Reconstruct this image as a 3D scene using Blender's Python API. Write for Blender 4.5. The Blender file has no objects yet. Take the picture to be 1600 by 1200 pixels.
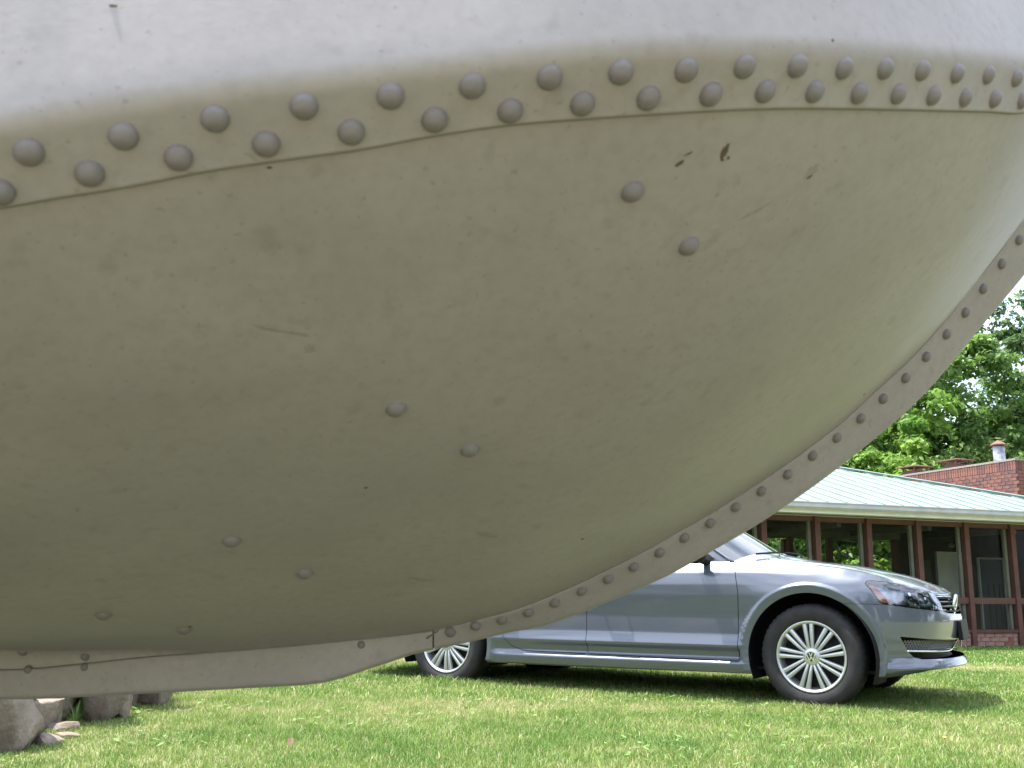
import bpy, bmesh, math, random
import numpy as np
from mathutils import Matrix, Vector

scene = bpy.context.scene
COL = scene.collection
rng = np.random.default_rng(7)

# ---------------------------------------------------------------- camera
F_PX, PITCH, ROLL, CAM_H = 1545.3, .204, .0127, .7132       # focal length in 1600 px image pixels
_F = np.array([0, math.cos(PITCH), math.sin(PITCH)]); _R0 = np.array([1., 0, 0]); _U0 = np.cross(_R0, _F)
CR = math.cos(ROLL)*_R0 + math.sin(ROLL)*_U0; CU = -math.sin(ROLL)*_R0 + math.cos(ROLL)*_U0; CF = _F
CAM = np.array([0., 0., CAM_H])
cam = bpy.data.cameras.new('camera'); cam_o = bpy.data.objects.new('camera', cam); COL.objects.link(cam_o)
cam.sensor_fit = 'HORIZONTAL'; cam.sensor_width = 36.0; cam.lens = F_PX/1600*36
cam.clip_start = .02; cam.clip_end = 600
cam.dof.use_dof = True; cam.dof.focus_distance = 6.2; cam.dof.aperture_fstop = 24
_m = Matrix.Identity(4)
for _i in range(3):
    _m[_i][0] = CR[_i]; _m[_i][1] = CU[_i]; _m[_i][2] = -CF[_i]; _m[_i][3] = CAM[_i]
cam_o.matrix_world = _m
scene.camera = cam_o

# ---------------------------------------------------------------- sky, sun, exposure
SUN_DIR = Vector((-.31, .10, .89)).normalized()            # towards the sun
w = bpy.data.worlds.new('World'); scene.world = w; w.use_nodes = True
nt = w.node_tree; nt.nodes.clear()
def wn(t, **k):
    n = nt.nodes.new(t)
    for a, b in k.items(): setattr(n, a, b)
    return n
sky = wn('ShaderNodeTexSky', sky_type='NISHITA'); sky.sun_disc = False
sky.sun_elevation = math.asin(SUN_DIR.z); sky.sun_rotation = math.atan2(SUN_DIR.x, SUN_DIR.y)
tc = wn('ShaderNodeTexCoord'); no = wn('ShaderNodeTexNoise'); no.inputs['Scale'].default_value = 2.6; no.inputs['Detail'].default_value = 7
no.inputs['Roughness'].default_value = .58
mp = wn('ShaderNodeMapping'); mp.inputs['Scale'].default_value = (1, 1, 2.4)
cr = wn('ShaderNodeValToRGB'); cr.color_ramp.elements[0].position = .36; cr.color_ramp.elements[1].position = .56
mx = wn('ShaderNodeMixRGB'); mx.inputs[2].default_value = (8.5, 9.25, 11.1, 1)
bg = wn('ShaderNodeBackground'); bg.inputs['Strength'].default_value = .092
wo = wn('ShaderNodeOutputWorld')
L = nt.links.new
L(tc.outputs['Generated'], mp.inputs['Vector']); L(mp.outputs[0], no.inputs['Vector']); L(no.outputs['Fac'], cr.inputs[0])
L(cr.outputs[0], mx.inputs[0]); L(sky.outputs[0], mx.inputs[1]); L(mx.outputs[0], bg.inputs['Color']); L(bg.outputs[0], wo.inputs['Surface'])

sun = bpy.data.lights.new('sun', 'SUN'); sun.energy = 4.2; sun.angle = math.radians(.55); sun.color = (1.0, .955, .88)
sun_o = bpy.data.objects.new('sun', sun); COL.objects.link(sun_o)
sun_o.rotation_euler = SUN_DIR.to_track_quat('Z', 'Y').to_euler(); sun_o.location = (-20, -6, 40)

vs = scene.view_settings
vs.view_transform = 'Standard'; vs.look = 'None'; vs.gamma = 1; vs.use_curve_mapping = False
vs.exposure = 1.68
scene.render.resolution_x, scene.render.resolution_y = 1024, 768
try:
    scene.cycles.max_bounces = 8; scene.cycles.transparent_max_bounces = 12
    scene.cycles.sample_clamp_indirect = 6.0
except Exception: pass

# ---------------------------------------------------------------- helpers
def ray(x, y): return CR*((x-800)/F_PX) + CU*((600-y)/F_PX) + CF
def at_depth(x, y, d): return CAM + ray(x, y)*d
def at_y(x, y, Y): r = ray(x, y); return CAM + r*(Y/r[1])
def at_z(x, y, z=0.): r = ray(x, y); return CAM + r*((z-CAM_H)/r[2])
def to_px(P):
    d = np.asarray(P) - CAM; den = d@CF
    return np.stack([800+F_PX*(d@CR)/den, 600-F_PX*(d@CU)/den], -1)

def make_mesh(name, V, F, mats=None, smooth=True, mat_idx=None):
    me = bpy.data.meshes.new(name)
    me.from_pydata([tuple(map(float, v)) for v in V], [], [tuple(int(i) for i in f) for f in F])
    if mats is not None:
        for m in (mats if isinstance(mats, (list, tuple)) else [mats]): me.materials.append(m)
    if mat_idx is not None: me.polygons.foreach_set('material_index', np.asarray(mat_idx, np.int32))
    if smooth: me.polygons.foreach_set('use_smooth', np.ones(len(me.polygons), bool))
    me.update(); return me
def fast_mesh(name, V, quads=None, tris=None, mat=None, smooth=False):
    """V (n,3); quads (q,4); tris (t,3) as arrays."""
    me = bpy.data.meshes.new(name)
    V = np.ascontiguousarray(V, np.float32)
    parts = []; starts = []; tot = []
    off = 0
    for A, k in ((quads, 4), (tris, 3)):
        if A is None or len(A) == 0: continue
        parts.append(np.asarray(A, np.int32).ravel()); n = len(A)
        starts.append(off + np.arange(n)*k); tot.append(np.full(n, k)); off += n*k
    li = np.concatenate(parts).astype(np.int32); ls = np.concatenate(starts).astype(np.int32); lt = np.concatenate(tot).astype(np.int32)
    me.vertices.add(len(V)); me.vertices.foreach_set('co', V.ravel())
    me.loops.add(len(li)); me.loops.foreach_set('vertex_index', li)
    me.polygons.add(len(ls)); me.polygons.foreach_set('loop_start', ls)
    try: me.polygons.foreach_set('loop_total', lt)
    except Exception: pass
    if smooth: me.polygons.foreach_set('use_smooth', np.ones(len(ls), bool))
    if mat: me.materials.append(mat)
    me.update(calc_edges=True); me.validate(); return me
def link(name, me, parent=None, loc=None, rot=None, mw=None):
    o = bpy.data.objects.new(name, me); COL.objects.link(o)
    if parent is not None: o.parent = parent
    if loc is not None: o.location = loc
    if rot is not None: o.rotation_euler = rot
    return o
def obj(name, V, F, mat, parent=None, smooth=True, mat_idx=None):
    return link(name, make_mesh(name, V, F, mat, smooth, mat_idx), parent)
def thing(name, label, cat, loc=(0, 0, 0), rot=(0, 0, 0), group=None):
    o = link(name, None, None, loc, rot); o.empty_display_size = .1
    return tag(o, label, cat, group)
def tag(o, label, cat, group=None, kind=None):
    if label: o['label'] = label
    if cat: o['category'] = cat
    if group: o['group'] = group
    if kind: o['kind'] = kind
    return o
def structure(o): o['kind'] = 'structure'; return o

class MB:                                   # collects shapes into one mesh
    def __init__(s): s.V = []; s.F = []
    def add(s, V, F):
        n = len(s.V); s.V += [tuple(v) for v in V]; s.F += [tuple(i+n for i in f) for f in F]; return s
    def box(s, a, b):
        (x0, y0, z0), (x1, y1, z1) = a, b
        return s.add([(x0,y0,z0),(x1,y0,z0),(x1,y1,z0),(x0,y1,z0),(x0,y0,z1),(x1,y0,z1),(x1,y1,z1),(x0,y1,z1)],
                     [(0,3,2,1),(4,5,6,7),(0,1,5,4),(1,2,6,5),(2,3,7,6),(3,0,4,7)])
    def tube(s, pts, r, n=8, cap=True):
        pts = [np.asarray(p, float) for p in pts]; rr = r if hasattr(r, '__len__') else [r]*len(pts)
        base = len(s.V); up = np.array([.13, .21, .97])
        for i, p in enumerate(pts):
            t = pts[min(i+1, len(pts)-1)] - pts[max(i-1, 0)]; t = t/(np.linalg.norm(t)+1e-9)
            a = np.cross(t, up); a = a/(np.linalg.norm(a)+1e-9); b = np.cross(t, a)
            for k in range(n):
                c = 2*math.pi*k/n; s.V.append(tuple(p + rr[i]*(math.cos(c)*a + math.sin(c)*b)))
        for i in range(len(pts)-1):
            for k in range(n):
                k2 = (k+1) % n
                s.F.append((base+i*n+k, base+i*n+k2, base+(i+1)*n+k2, base+(i+1)*n+k))
        if cap:
            s.F.append(tuple(base+k for k in range(n))[::-1]); s.F.append(tuple(base+(len(pts)-1)*n+k for k in range(n)))
        return s
    def lathe(s, prof, n=32, axis='y', closed=False):   # prof [(r, h)]
        base = len(s.V)
        for r, h in prof:
            for k in range(n):
                c = 2*math.pi*k/n
                s.V.append((r*math.cos(c), h, r*math.sin(c)) if axis == 'y' else (r*math.cos(c), r*math.sin(c), h))
        m = len(prof)
        for i in range(m-1 if not closed else m):
            j = (i+1) % m
            for k in range(n):
                k2 = (k+1) % n
                s.F.append((base+i*n+k, base+j*n+k, base+j*n+k2, base+i*n+k2))
        return s
    def grid(s, P):                         # P (a,b,3)
        a, b = P.shape[:2]; n = len(s.V); s.V += [tuple(p) for p in P.reshape(-1, 3)]
        for i in range(a-1):
            for j in range(b-1):
                s.F.append((n+i*b+j, n+(i+1)*b+j, n+(i+1)*b+j+1, n+i*b+j+1))
        return s
    def build(s, name, mat, parent=None, smooth=False):
        return obj(name, s.V, s.F, mat, parent, smooth)
def bevel_box_mesh(name, sx, sy, sz, bev, mat, seed=None, jit=0.):
    bm = bmesh.new(); bmesh.ops.create_cube(bm, size=1)
    r = random.Random(seed)
    for v in bm.verts:
        v.co = Vector((v.co.x*sx, v.co.y*sy, v.co.z*sz))
        if jit: v.co += Vector((r.uniform(-jit, jit), r.uniform(-jit, jit), r.uniform(-jit, jit)))
    if bev: bmesh.ops.bevel(bm, geom=bm.edges[:], offset=bev, segments=1, affect='EDGES')
    me = bpy.data.meshes.new(name); bm.to_mesh(me); bm.free(); me.materials.append(mat); return me

def fbm2(x, y, seed=0, octaves=4, base=1.0):
    """value noise in numpy"""
    x = np.asarray(x, float); y = np.asarray(y, float); out = 0; amp = 1; tot = 0; f = base
    r = np.random.default_rng(seed); tab = r.random((64, 64))
    for o in range(octaves):
        u = x*f + 17.3*o; v = y*f + 5.1*o; i = np.floor(u).astype(int); j = np.floor(v).astype(int)
        a = u-i; b = v-j; a = a*a*(3-2*a); b = b*b*(3-2*b)
        g = lambda p, q: tab[p % 64, q % 64]
        out = out + amp*((g(i, j)*(1-a)+g(i+1, j)*a)*(1-b) + (g(i, j+1)*(1-a)+g(i+1, j+1)*a)*b)
        tot += amp; amp *= .5; f *= 2.03
    return out/tot

# ---------------------------------------------------------------- materials
def mat(name, color=(.5, .5, .5), rough=.6, metal=0., **kw):
    m = bpy.data.materials.new(name); m.use_nodes = True
    b = m.node_tree.nodes['Principled BSDF']
    b.inputs['Base Color'].default_value = (*color, 1); b.inputs['Roughness'].default_value = rough; b.inputs['Metallic'].default_value = metal
    for k, v in kw.items(): b.inputs[k].default_value = v
    return m
def node(m, t, **k):
    n = m.node_tree.nodes.new(t)
    for a, b in k.items(): setattr(n, a, b)
    return n
def lnk(m, a, b): m.node_tree.links.new(a, b)
def mottle(m, c1, c2, scale=6., detail=6., lo=.35, hi=.65, bump=0., bscale=None, coord='Object', rough=None):
    """noise-mixed base colour, optional bump"""
    b = m.node_tree.nodes['Principled BSDF']
    tc = node(m, 'ShaderNodeTexCoord'); n = node(m, 'ShaderNodeTexNoise'); n.inputs['Scale'].default_value = scale; n.inputs['Detail'].default_value = detail
    r = node(m, 'ShaderNodeValToRGB'); e = r.color_ramp.elements
    e[0].position = lo; e[0].color = (*c1, 1); e[1].position = hi; e[1].color = (*c2, 1)
    lnk(m, tc.outputs[coord], n.inputs['Vector']); lnk(m, n.outputs['Fac'], r.inputs[0]); lnk(m, r.outputs[0], b.inputs['Base Color'])
    if bump:
        n2 = node(m, 'ShaderNodeTexNoise'); n2.inputs['Scale'].default_value = bscale or scale*6; n2.inputs['Detail'].default_value = 5
        bp = node(m, 'ShaderNodeBump'); bp.inputs['Strength'].default_value = bump; bp.inputs['Distance'].default_value = .01
        lnk(m, tc.outputs[coord], n2.inputs['Vector']); lnk(m, n2.outputs['Fac'], bp.inputs['Height']); lnk(m, bp.outputs[0], b.inputs['Normal'])
    return m
def layer_noise(m, color, scale, lo, hi, strength=1., detail=4., stretch=(1, 1, 1), coord='Object'):
    """put one more noise layer over whatever feeds the base colour"""
    b = m.node_tree.nodes['Principled BSDF']; src = b.inputs['Base Color']
    tc = node(m, 'ShaderNodeTexCoord'); mp = node(m, 'ShaderNodeMapping'); mp.inputs['Scale'].default_value = stretch
    n = node(m, 'ShaderNodeTexNoise'); n.inputs['Scale'].default_value = scale; n.inputs['Detail'].default_value = detail
    r = node(m, 'ShaderNodeMapRange'); r.inputs[1].default_value = lo; r.inputs[2].default_value = hi; r.inputs[4].default_value = strength
    x = node(m, 'ShaderNodeMixRGB'); x.inputs[2].default_value = (*color, 1)
    if src.is_linked: lnk(m, src.links[0].from_socket, x.inputs[1])
    else: x.inputs[1].default_value = src.default_value
    lnk(m, tc.outputs[coord], mp.inputs[0]); lnk(m, mp.outputs[0], n.inputs['Vector']); lnk(m, n.outputs['Fac'], r.inputs[0])
    lnk(m, r.outputs[0], x.inputs[0]); lnk(m, x.outputs[0], src)
    return m
def attr_color(m, name='Col'):
    a = node(m, 'ShaderNodeAttribute'); a.attribute_name = name
    lnk(m, a.outputs['Color'], m.node_tree.nodes['Principled BSDF'].inputs['Base Color']); return m
def glassy(name, tint=(.8, .85, .82), ior=1.5, rough=.0, alpha=.9):
    m = bpy.data.materials.new(name); m.use_nodes = True; t = m.node_tree; t.nodes.clear()
    o = t.nodes.new('ShaderNodeOutputMaterial'); mx = t.nodes.new('ShaderNodeMixShader'); tr = t.nodes.new('ShaderNodeBsdfTransparent')
    gl = t.nodes.new('ShaderNodeBsdfGlossy'); lw = t.nodes.new('ShaderNodeFresnel'); lw.inputs['IOR'].default_value = ior
    gl.inputs['Roughness'].default_value = rough; gl.inputs['Color'].default_value = (1, 1, 1, 1); tr.inputs['Color'].default_value = (*[c*alpha for c in tint], 1)
    t.links.new(lw.outputs[0], mx.inputs[0]); t.links.new(tr.outputs[0], mx.inputs[1]); t.links.new(gl.outputs[0], mx.inputs[2]); t.links.new(mx.outputs[0], o.inputs[0])
    return m

M = {}
M['hull'] = mottle(mat('hull_paint', rough=.5), (.305, .284, .274), (.350, .328, .317), scale=9, lo=.3, hi=.7, bump=.012, bscale=300)
layer_noise(M['hull'], (.15, .13, .115), 70, .60, .80, .35)
layer_noise(M['hull'], (.16, .15, .135), 3.0, .50, .75, .12, stretch=(1, 2.5, 1))
layer_noise(M['hull'], (.12, .095, .08), 240, .66, .74, .33, detail=2)
layer_noise(M['hull'], (.14, .125, .105), 5.0, .58, .74, .16, detail=8, stretch=(.5, 3, 3))
layer_noise(M['hull'], (.31, .30, .31), 38, .60, .78, .25, detail=8)
layer_noise(M['hull'], (.24, .22, .21), 130, .42, .75, .35, detail=6)
M['rivet'] = mottle(mat('rivet_paint', rough=.55), (.178, .164, .164), (.220, .205, .204), scale=60, bump=.05, bscale=300)
layer_noise(M['rivet'], (.10, .085, .07), 90, .58, .75, .5)
M['warm_bounce'] = mottle(mat('warm_bounce', rough=.95), (.20, .178, .118), (.33, .298, .21), scale=55, detail=8, bump=.6)  # for the unseen sheet added to warm the light under the hull
M['hull_dark'] = mat('seam_sealant', (.17, .155, .13), .8)
M['scuff'] = mottle(mat('scuffed_paint', rough=.7), (.250, .228, .215), (.295, .268, .258), scale=160)
M['mud'] = mottle(mat('dried_mud', rough=.95), (.075, .055, .038), (.13, .10, .07), scale=300)
M['soil_and_bounce'] = mottle(mat('soil_and_bounce', rough=.95), (.036, .044, .018), (.072, .084, .036), scale=14, bump=.6)  # for the earth bank and the added dark sheet below the hull
M['ground'] = mottle(mat('lawn_base', rough=.95), (.115, .140, .055), (.175, .185, .085), scale=1.6, detail=8, lo=.3, hi=.7)
layer_noise(M['ground'], (.22, .20, .09), 9, .5, .75, .5, detail=6)
M['grass'] = attr_color(mat('grass_blades', rough=.55)); M['grass'].node_tree.nodes['Principled BSDF'].inputs['Specular IOR Level'].default_value = .25
def leafy(name, color, trans):
    m = mat(name, color, .5); m.node_tree.nodes['Principled BSDF'].inputs['Specular IOR Level'].default_value = .35
    t = m.node_tree; b = t.nodes['Principled BSDF']; out = [n for n in t.nodes if n.type == 'OUTPUT_MATERIAL'][0]
    tl = t.nodes.new('ShaderNodeBsdfTranslucent'); mxs = t.nodes.new('ShaderNodeMixShader'); mxs.inputs[0].default_value = trans
    a = t.nodes.new('ShaderNodeAttribute'); a.attribute_name = 'Col'
    t.links.new(a.outputs['Color'], b.inputs['Base Color']); t.links.new(a.outputs['Color'], tl.inputs['Color'])
    t.links.new(b.outputs[0], mxs.inputs[1]); t.links.new(tl.outputs[0], mxs.inputs[2]); t.links.new(mxs.outputs[0], out.inputs[0])
    return m
M['leaf'] = leafy('leaves', (.07, .13, .03), .5)
M['grass'] = leafy('grass_blades', (.07, .13, .03), .25)
M['bark'] = mottle(mat('bark', rough=.9), (.07, .06, .05), (.14, .12, .10), scale=12, bump=.5)
# ---- car body surface: plan curve + inward offset ----------------------------------------
def pchip(x, y, xq):
    x = np.asarray(x, float); y = np.asarray(y, float); xq = np.asarray(xq, float)
    h = np.diff(x); dl = np.diff(y, axis=0) / (h if y.ndim == 1 else h[:, None])
    m = np.zeros_like(y)
    a, b = dl[:-1], dl[1:]
    with np.errstate(divide='ignore', invalid='ignore'):
        hm = np.where(a * b > 0, 2 * a * b / (a + b), 0.0)
    m[1:-1] = hm; m[0] = dl[0]; m[-1] = dl[-1]
    xq = np.clip(xq, x[0], x[-1])
    i = np.clip(np.searchsorted(x, xq) - 1, 0, len(x) - 2)
    t = (xq - x[i]) / h[i]; hh = h[i]
    if y.ndim > 1:
        t = t[:, None]; hh = hh[:, None]
    return ((1 + 2*t) * (1 - t)**2 * y[i] + t * (1 - t)**2 * hh * m[i]
            + t*t * (3 - 2*t) * y[i+1] + t*t * (t - 1) * hh * m[i+1])

PLAN = np.array([(-3.93, 0), (-3.92, .30), (-3.86, .58), (-3.74, .76), (-3.45, .870), (-2.8, .905), (-1.6, .908),
                 (-.5, .908), (0, .905), (.2, .898), (.33, .880), (.45, .838), (.55, .770), (.63, .675), (.70, .54),
                 (.742, .38), (.772, .2), (.785, 0)])
def _catmull(P, n=24):
    Q = np.vstack([2*P[0]-P[1], P, 2*P[-1]-P[-2]]); Q[0] = (P[1][0], -P[1][1]); Q[-1] = (P[-2][0], -P[-2][1])
    out = []
    for k in range(1, len(Q)-2):
        p0, p1, p2, p3 = Q[k-1:k+3]
        d0 = np.sqrt(np.linalg.norm(p1-p0)); d1 = np.sqrt(np.linalg.norm(p2-p1)); d2 = np.sqrt(np.linalg.norm(p3-p2))
        m1 = (p1-p0)/d0 - (p2-p0)/(d0+d1) + (p2-p1)/d1; m2 = (p2-p1)/d1 - (p3-p1)/(d1+d2) + (p3-p2)/d2
        m1 = m1*d1; m2 = m2*d1
        for t in np.linspace(0, 1, n, endpoint=False):
            out.append((2*t**3-3*t*t+1)*p1 + (t**3-2*t*t+t)*m1 + (-2*t**3+3*t*t)*p2 + (t**3-t*t)*m2)
    out.append(P[-1]); return np.array(out)
_pc = _catmull(PLAN)
_ps = np.r_[0, np.cumsum(np.linalg.norm(np.diff(_pc, axis=0), axis=1))]
SMAX = _ps[-1]
def plan(s):
    s = np.asarray(s, float)
    X = np.interp(s, _ps, _pc[:, 0]); W = np.interp(s, _ps, _pc[:, 1])
    e = .012
    dX = np.interp(np.minimum(s+e, SMAX), _ps, _pc[:, 0]) - np.interp(np.maximum(s-e, 0), _ps, _pc[:, 0])
    dW = np.interp(np.minimum(s+e, SMAX), _ps, _pc[:, 1]) - np.interp(np.maximum(s-e, 0), _ps, _pc[:, 1])
    L = np.hypot(dX, dW)
    return X, W, -dW/L, dX/L          # outward normal (nx, nw)
def s_of(i):                           # arc length of control point i
    return _ps[i*24]
ZL = [.18, .215, .25, .266, .306, .34, .38, .41, .46, .55, .62, .66, .72, .77, .80, .845, .88, .905, .93, 1.0]
DT = {  # station (control index) : inward offset at the heights above
 0:  [.10, .07, .05, .04, .035, .03, .02, .01, .00, .00, .01, .012, .015, .02, .025, .03, .035, .04, .05, .07],
 4:  [.09, .05, .03, .02, .015, .01, .006, .004, .0, .0, .0, .0, .002, .006, .01, .02, .03, .045, .06, .10],
 5:  [.08, .02, .012, .012, .012, .01, .008, .008, .006, .004, .002, .0, .0, .002, .006, .02, .04, .055, .07, .10],
 6:  [.075, .014, .002, .0, .040, .033, .000, .008, .0165, .0165, .0115, .008, .004, .003, .005, .014, .034, .047, .062, .09],
 7:  [.075, .014, .002, .0, .040, .033, .000, .008, .0165, .0165, .0115, .008, .004, .004, .007, .016, .040, .060, .08, .10],
 8:  [.075, .03, .02, .018, .018, .014, .010, .009, .006, .003, .0, -.002, .001, .014, .027, .050, .085, .11, .14, .2],
 9:  [.08, .04, .02, .015, .015, .012, .010, .008, .004, .0, .0, -.002, .003, .019, .034, .066, .10, .13, .15, .2],
 10: [.085, .035, .015, .010, .012, .012, .010, .008, .003, .0, .0, .0, .004, .020, .036, .080, .11, .14, .16, .2],
 11: [.10, .04, .008, .002, .014, .016, .012, .010, .004, .0, .002, .004, .012, .030, .052, .08, .11, .14, .16, .2],
 12: [.12, .06, .006, -.006, .012, .022, .016, .012, .004, .0, .003, .007, .020, .044, .070, .1, .13, .15, .17, .2],
 13: [.15, .10, .02, -.010, .010, .028, .024, .018, .006, .0, .004, .010, .026, .055, .08, .11, .13, .15, .17, .2],
 14: [.18, .14, .05, -.012, .005, .025, .024, .019, .008, .0, .006, .014, .036, .065, .09, .11, .13, .15, .17, .2],
 15: [.20, .16, .07, -.010, .004, .026, .025, .020, .008, .0, .010, .022, .060, .085, .1, .12, .13, .15, .17, .2],
 17: [.20, .16, .07, -.009, .004, .026, .025, .020, .008, .0, .014, .032, .075, .09, .1, .12, .13, .15, .17, .2]}
_dk = sorted(DT); _dsx = [s_of(k) for k in _dk]
_zz = np.linspace(.18, 1.0, 411)
_dtab = np.array([pchip(ZL, DT[k], _zz) for k in _dk])
def offset(s, z, arch=True):
    s = np.asarray(s, float); z = np.asarray(z, float)
    fi = np.clip((z - .18) / .002, 0, 409.999); i = fi.astype(int); t = fi - i
    k = np.clip(np.searchsorted(_dsx, s) - 1, 0, len(_dsx) - 2)
    sx = np.array(_dsx); u = np.clip((s - sx[k]) / (sx[k+1] - sx[k]), 0, 1); u = u*u*(3 - 2*u)
    g = lambda kk: _dtab[kk, i]*(1-t) + _dtab[kk, i+1]*t
    d = g(k)*(1-u) + g(k+1)*u
    if arch:
        X = plan(s)[0]
        for cx in (0.0, -2.803):
            r = np.hypot(X - cx, (z - .327))
            lip = np.clip((.446 - r) / .050, 0, 1)
            out = np.clip((r - .446) / .012, 0, 1); fade = np.clip((r - .446) / .14, 0, 1)
            base = np.where(r < .446, .010*lip - .010, np.where(r < .60, .010*(out*out*(3-2*out))*1.0 - .010, 0))
            side = (np.abs(X - cx) < .62) & (z > .22)
            d = np.where(side & (r < .446), np.minimum(d, .006)*.3 - .004 + .012*lip, d)
            d = np.where(side & (r >= .446) & (r < .462), d*(out) + (1-out)*(np.minimum(d, .006)*.3 - .004), d)
    return d
ZTX = [(0, .93), (2, .96), (4, .985), (5, 1.0), (6, .955), (7, .921), (8, .899), (9, .876), (10, .853), (11, .824), (12, .786), (13, .757), (14, .735), (15, .722), (17, .716)]
ZBX = [(0, .26), (4, .24), (5, .2), (6, .200), (7, .206), (8, .206), (9, .205), (10, .208), (11, .215), (12, .228), (13, .240), (14, .252), (15, .256), (17, .258)]
def ztop(s): return pchip([s_of(k) for k, _ in ZTX], [v for _, v in ZTX], s)
def zbot(s): return pchip([s_of(k) for k, _ in ZBX], [v for _, v in ZBX], s)
def body(s, z, extra=0.0, arch=True):
    X, W, nx, nw = plan(s); d = offset(s, z, arch) + extra
    return np.stack([X - nx*d, -(W - nw*d), np.asarray(z, float) + 0*X], -1)
# ---------------------------------------------------------------- ground (one sheet to the horizon)
def gz(x, y):
    t = np.clip((np.asarray(y, float)-9.0)/7.0, 0, 1); t = t*t*(3-2*t)
    return -.17*t + .012*(fbm2(np.asarray(x)*.5+40, np.asarray(y)*.5+40, 3, 2)-.5)
def axis(lo, hi, fine_lo, fine_hi, step):
    a = np.arange(fine_lo, fine_hi+1e-6, step); b = fine_hi + np.cumsum(step*1.35**np.arange(1, 40)); b = b[b < hi]
    c = fine_lo - np.cumsum(step*1.35**np.arange(1, 40)); c = c[c > lo]
    return np.r_[lo, c[::-1], a, b, hi]
gx = axis(-300, 300, -8, 16, .5); gy = axis(-250, 400, -2, 24, .5)
GX, GY = np.meshgrid(gx, gy, indexing='ij')
P = np.stack([GX, GY, gz(GX, GY)], -1); nb = len(gy)
ii, jj = np.meshgrid(np.arange(len(gx)-1), np.arange(nb-1), indexing='ij'); q = (ii*nb+jj).ravel()
ground = structure(link('lawn', fast_mesh('lawn', P.reshape(-1, 3), quads=np.stack([q, q+nb, q+nb+1, q+1], 1), mat=M['ground'], smooth=True)))

# unseen ground sheets, added to darken the hull's underside and warm its bounce light
for nm, m_, xa, xb, ya, yb in (('dark_bounce_sheet', 'soil_and_bounce', -6.5, 3.0, -.25, 2.3), ('warm_bounce_sheet', 'warm_bounce', -4.0, 5.0, -6., -.27)):
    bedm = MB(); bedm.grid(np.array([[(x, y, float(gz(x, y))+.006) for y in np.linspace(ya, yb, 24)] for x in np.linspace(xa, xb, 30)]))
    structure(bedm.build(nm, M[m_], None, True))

# ---------------------------------------------------------------- riveted hull
hull = thing('boat_hull', 'huge grey riveted metal hull overhanging the lawn, close to the viewer', 'boat', (-.5, .98, .6))
HO = np.array([-.5, .98, .6])                       # children keep hull-local coordinates
def hobj(name, V, F, m, smooth=True, mat_idx=None):
    V = np.asarray(V, float) - HO
    return obj(name, V, F, m, hull, smooth, mat_idx)
YK = .98                                            # the hull's centre plane
LAPC = np.array([(0,322),(150,296),(225,285),(337,262),(450,246),(600,225),(700,205.5),(800,192),(900,184),(1000,177.5),(1112,170.6),(1225,167),(1337,168),(1450,170.6),(1600,174)], float)
BEND = np.array([(0,190),(150,164),(300,143),(450,126),(600,110),(800,88),(900,79),(1000,73),(1120,70),(1262,72),(1400,79),(1600,93)], float)
def zc(x): return pchip([-60, 45, 336, 610, 859, 1072, 1245, 1382, 1494, 1587, 1640], [.424, .432, .447, .461, .475, .494, .523, .562, .605, .655, .695], x)
pxs = np.linspace(0, 1600, 161)
lapP = np.array([at_depth(x, y, d) for x, y, d in zip(pxs, pchip(LAPC[:,0], LAPC[:,1], pxs), zc(pxs))])
bendP = np.array([at_depth(x, y, d-.023) for x, y, d in zip(pxs, pchip(BEND[:,0], BEND[:,1], pxs), zc(pxs))])
XB = .640                                           # where chine and stem meet
KLAP = [(0,1047.5),(150,1036),(212,1029),(400,1014.5),(537,1002),(650,989.5),(687,983.5),(737,971),(801,954.5),(886,921),(937,897),(1011,860),(1060,832),(1110,803),(1160,772),(1217,734),(1256,706),(1311,664),(1379,601.5),(1417,567),(1450,532),(1487,490),(1517,450),(1555,402),(1600,341),(1650,266),(1700,182),(1745,95)]
KEDGE = [(0,1093),(200,1085),(400,1074.5),(487,1069.5),(512,1065.5),(535,1059),(575,1045),(607,1035),(645,1022),(690,1012),(732,1003),(800,987),(842,979),(918,953.5),(985,925),(1049,896),(1122,855),(1182,820),(1245,778),(1308,732),(1342,705),(1416,643),(1469,588),(1521,525),(1600,430),(1660,352),(1715,262),(1765,160)]
def yoff(x, a, b):                                  # distance of the strip face from the centre plane
    t = np.clip((x-600)/260, 0, 1); t = t*t*(3-2*t); return a*(1-t)+b*t
klap = np.array([at_y(x, y, YK-yoff(x, .0085, .026)) for x, y in KLAP])
kedge = np.array([at_y(x, y, YK-yoff(x, .0065, .0015)) for x, y in KEDGE])
klap = np.vstack([klap[0]+np.array([(-5.2, 0, .05)]), klap[0]+np.array([(-.5, 0, .004)]), klap]); kedge = np.vstack([kedge[0]+np.array([(-5.2, 0, .05)]), kedge[0]+np.array([(-.5, 0, .004)]), kedge])
def klapc(x): return pchip(klap[:,0], klap[:,1:], x)
def extend(Pw, zend):
    k = [0, 8, 20, 32, 44, 56, 68, 80, 92, 104, 116, 124, 132, 140, 148, 154, 160]; K = Pw[k]
    s = (K[2]-K[0])/(K[2]-K[0])[0]
    left = [K[0] + np.array([dx, dx*s[1]*f, dx*s[2]*f2]) for dx, f, f2 in ((-5.4, .02, .08), (-3.2, .10, .18), (-1.6, .25, .35), (-.9, .45, .55), (-.35, .8, .85))]
    t = (Pw[160]-Pw[150])/(Pw[160]-Pw[150])[0]
    xe = XB
    right = [(lambda u: np.array([Pw[160][0]+u*(xe-Pw[160][0]), Pw[160][1]+(YK-.012-Pw[160][1])*(u**1.5), Pw[160][2]+(zend-Pw[160][2])*u]))(u) for u in (.35, .7, 1.)]
    A = np.vstack([left, K, right]); return A
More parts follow.
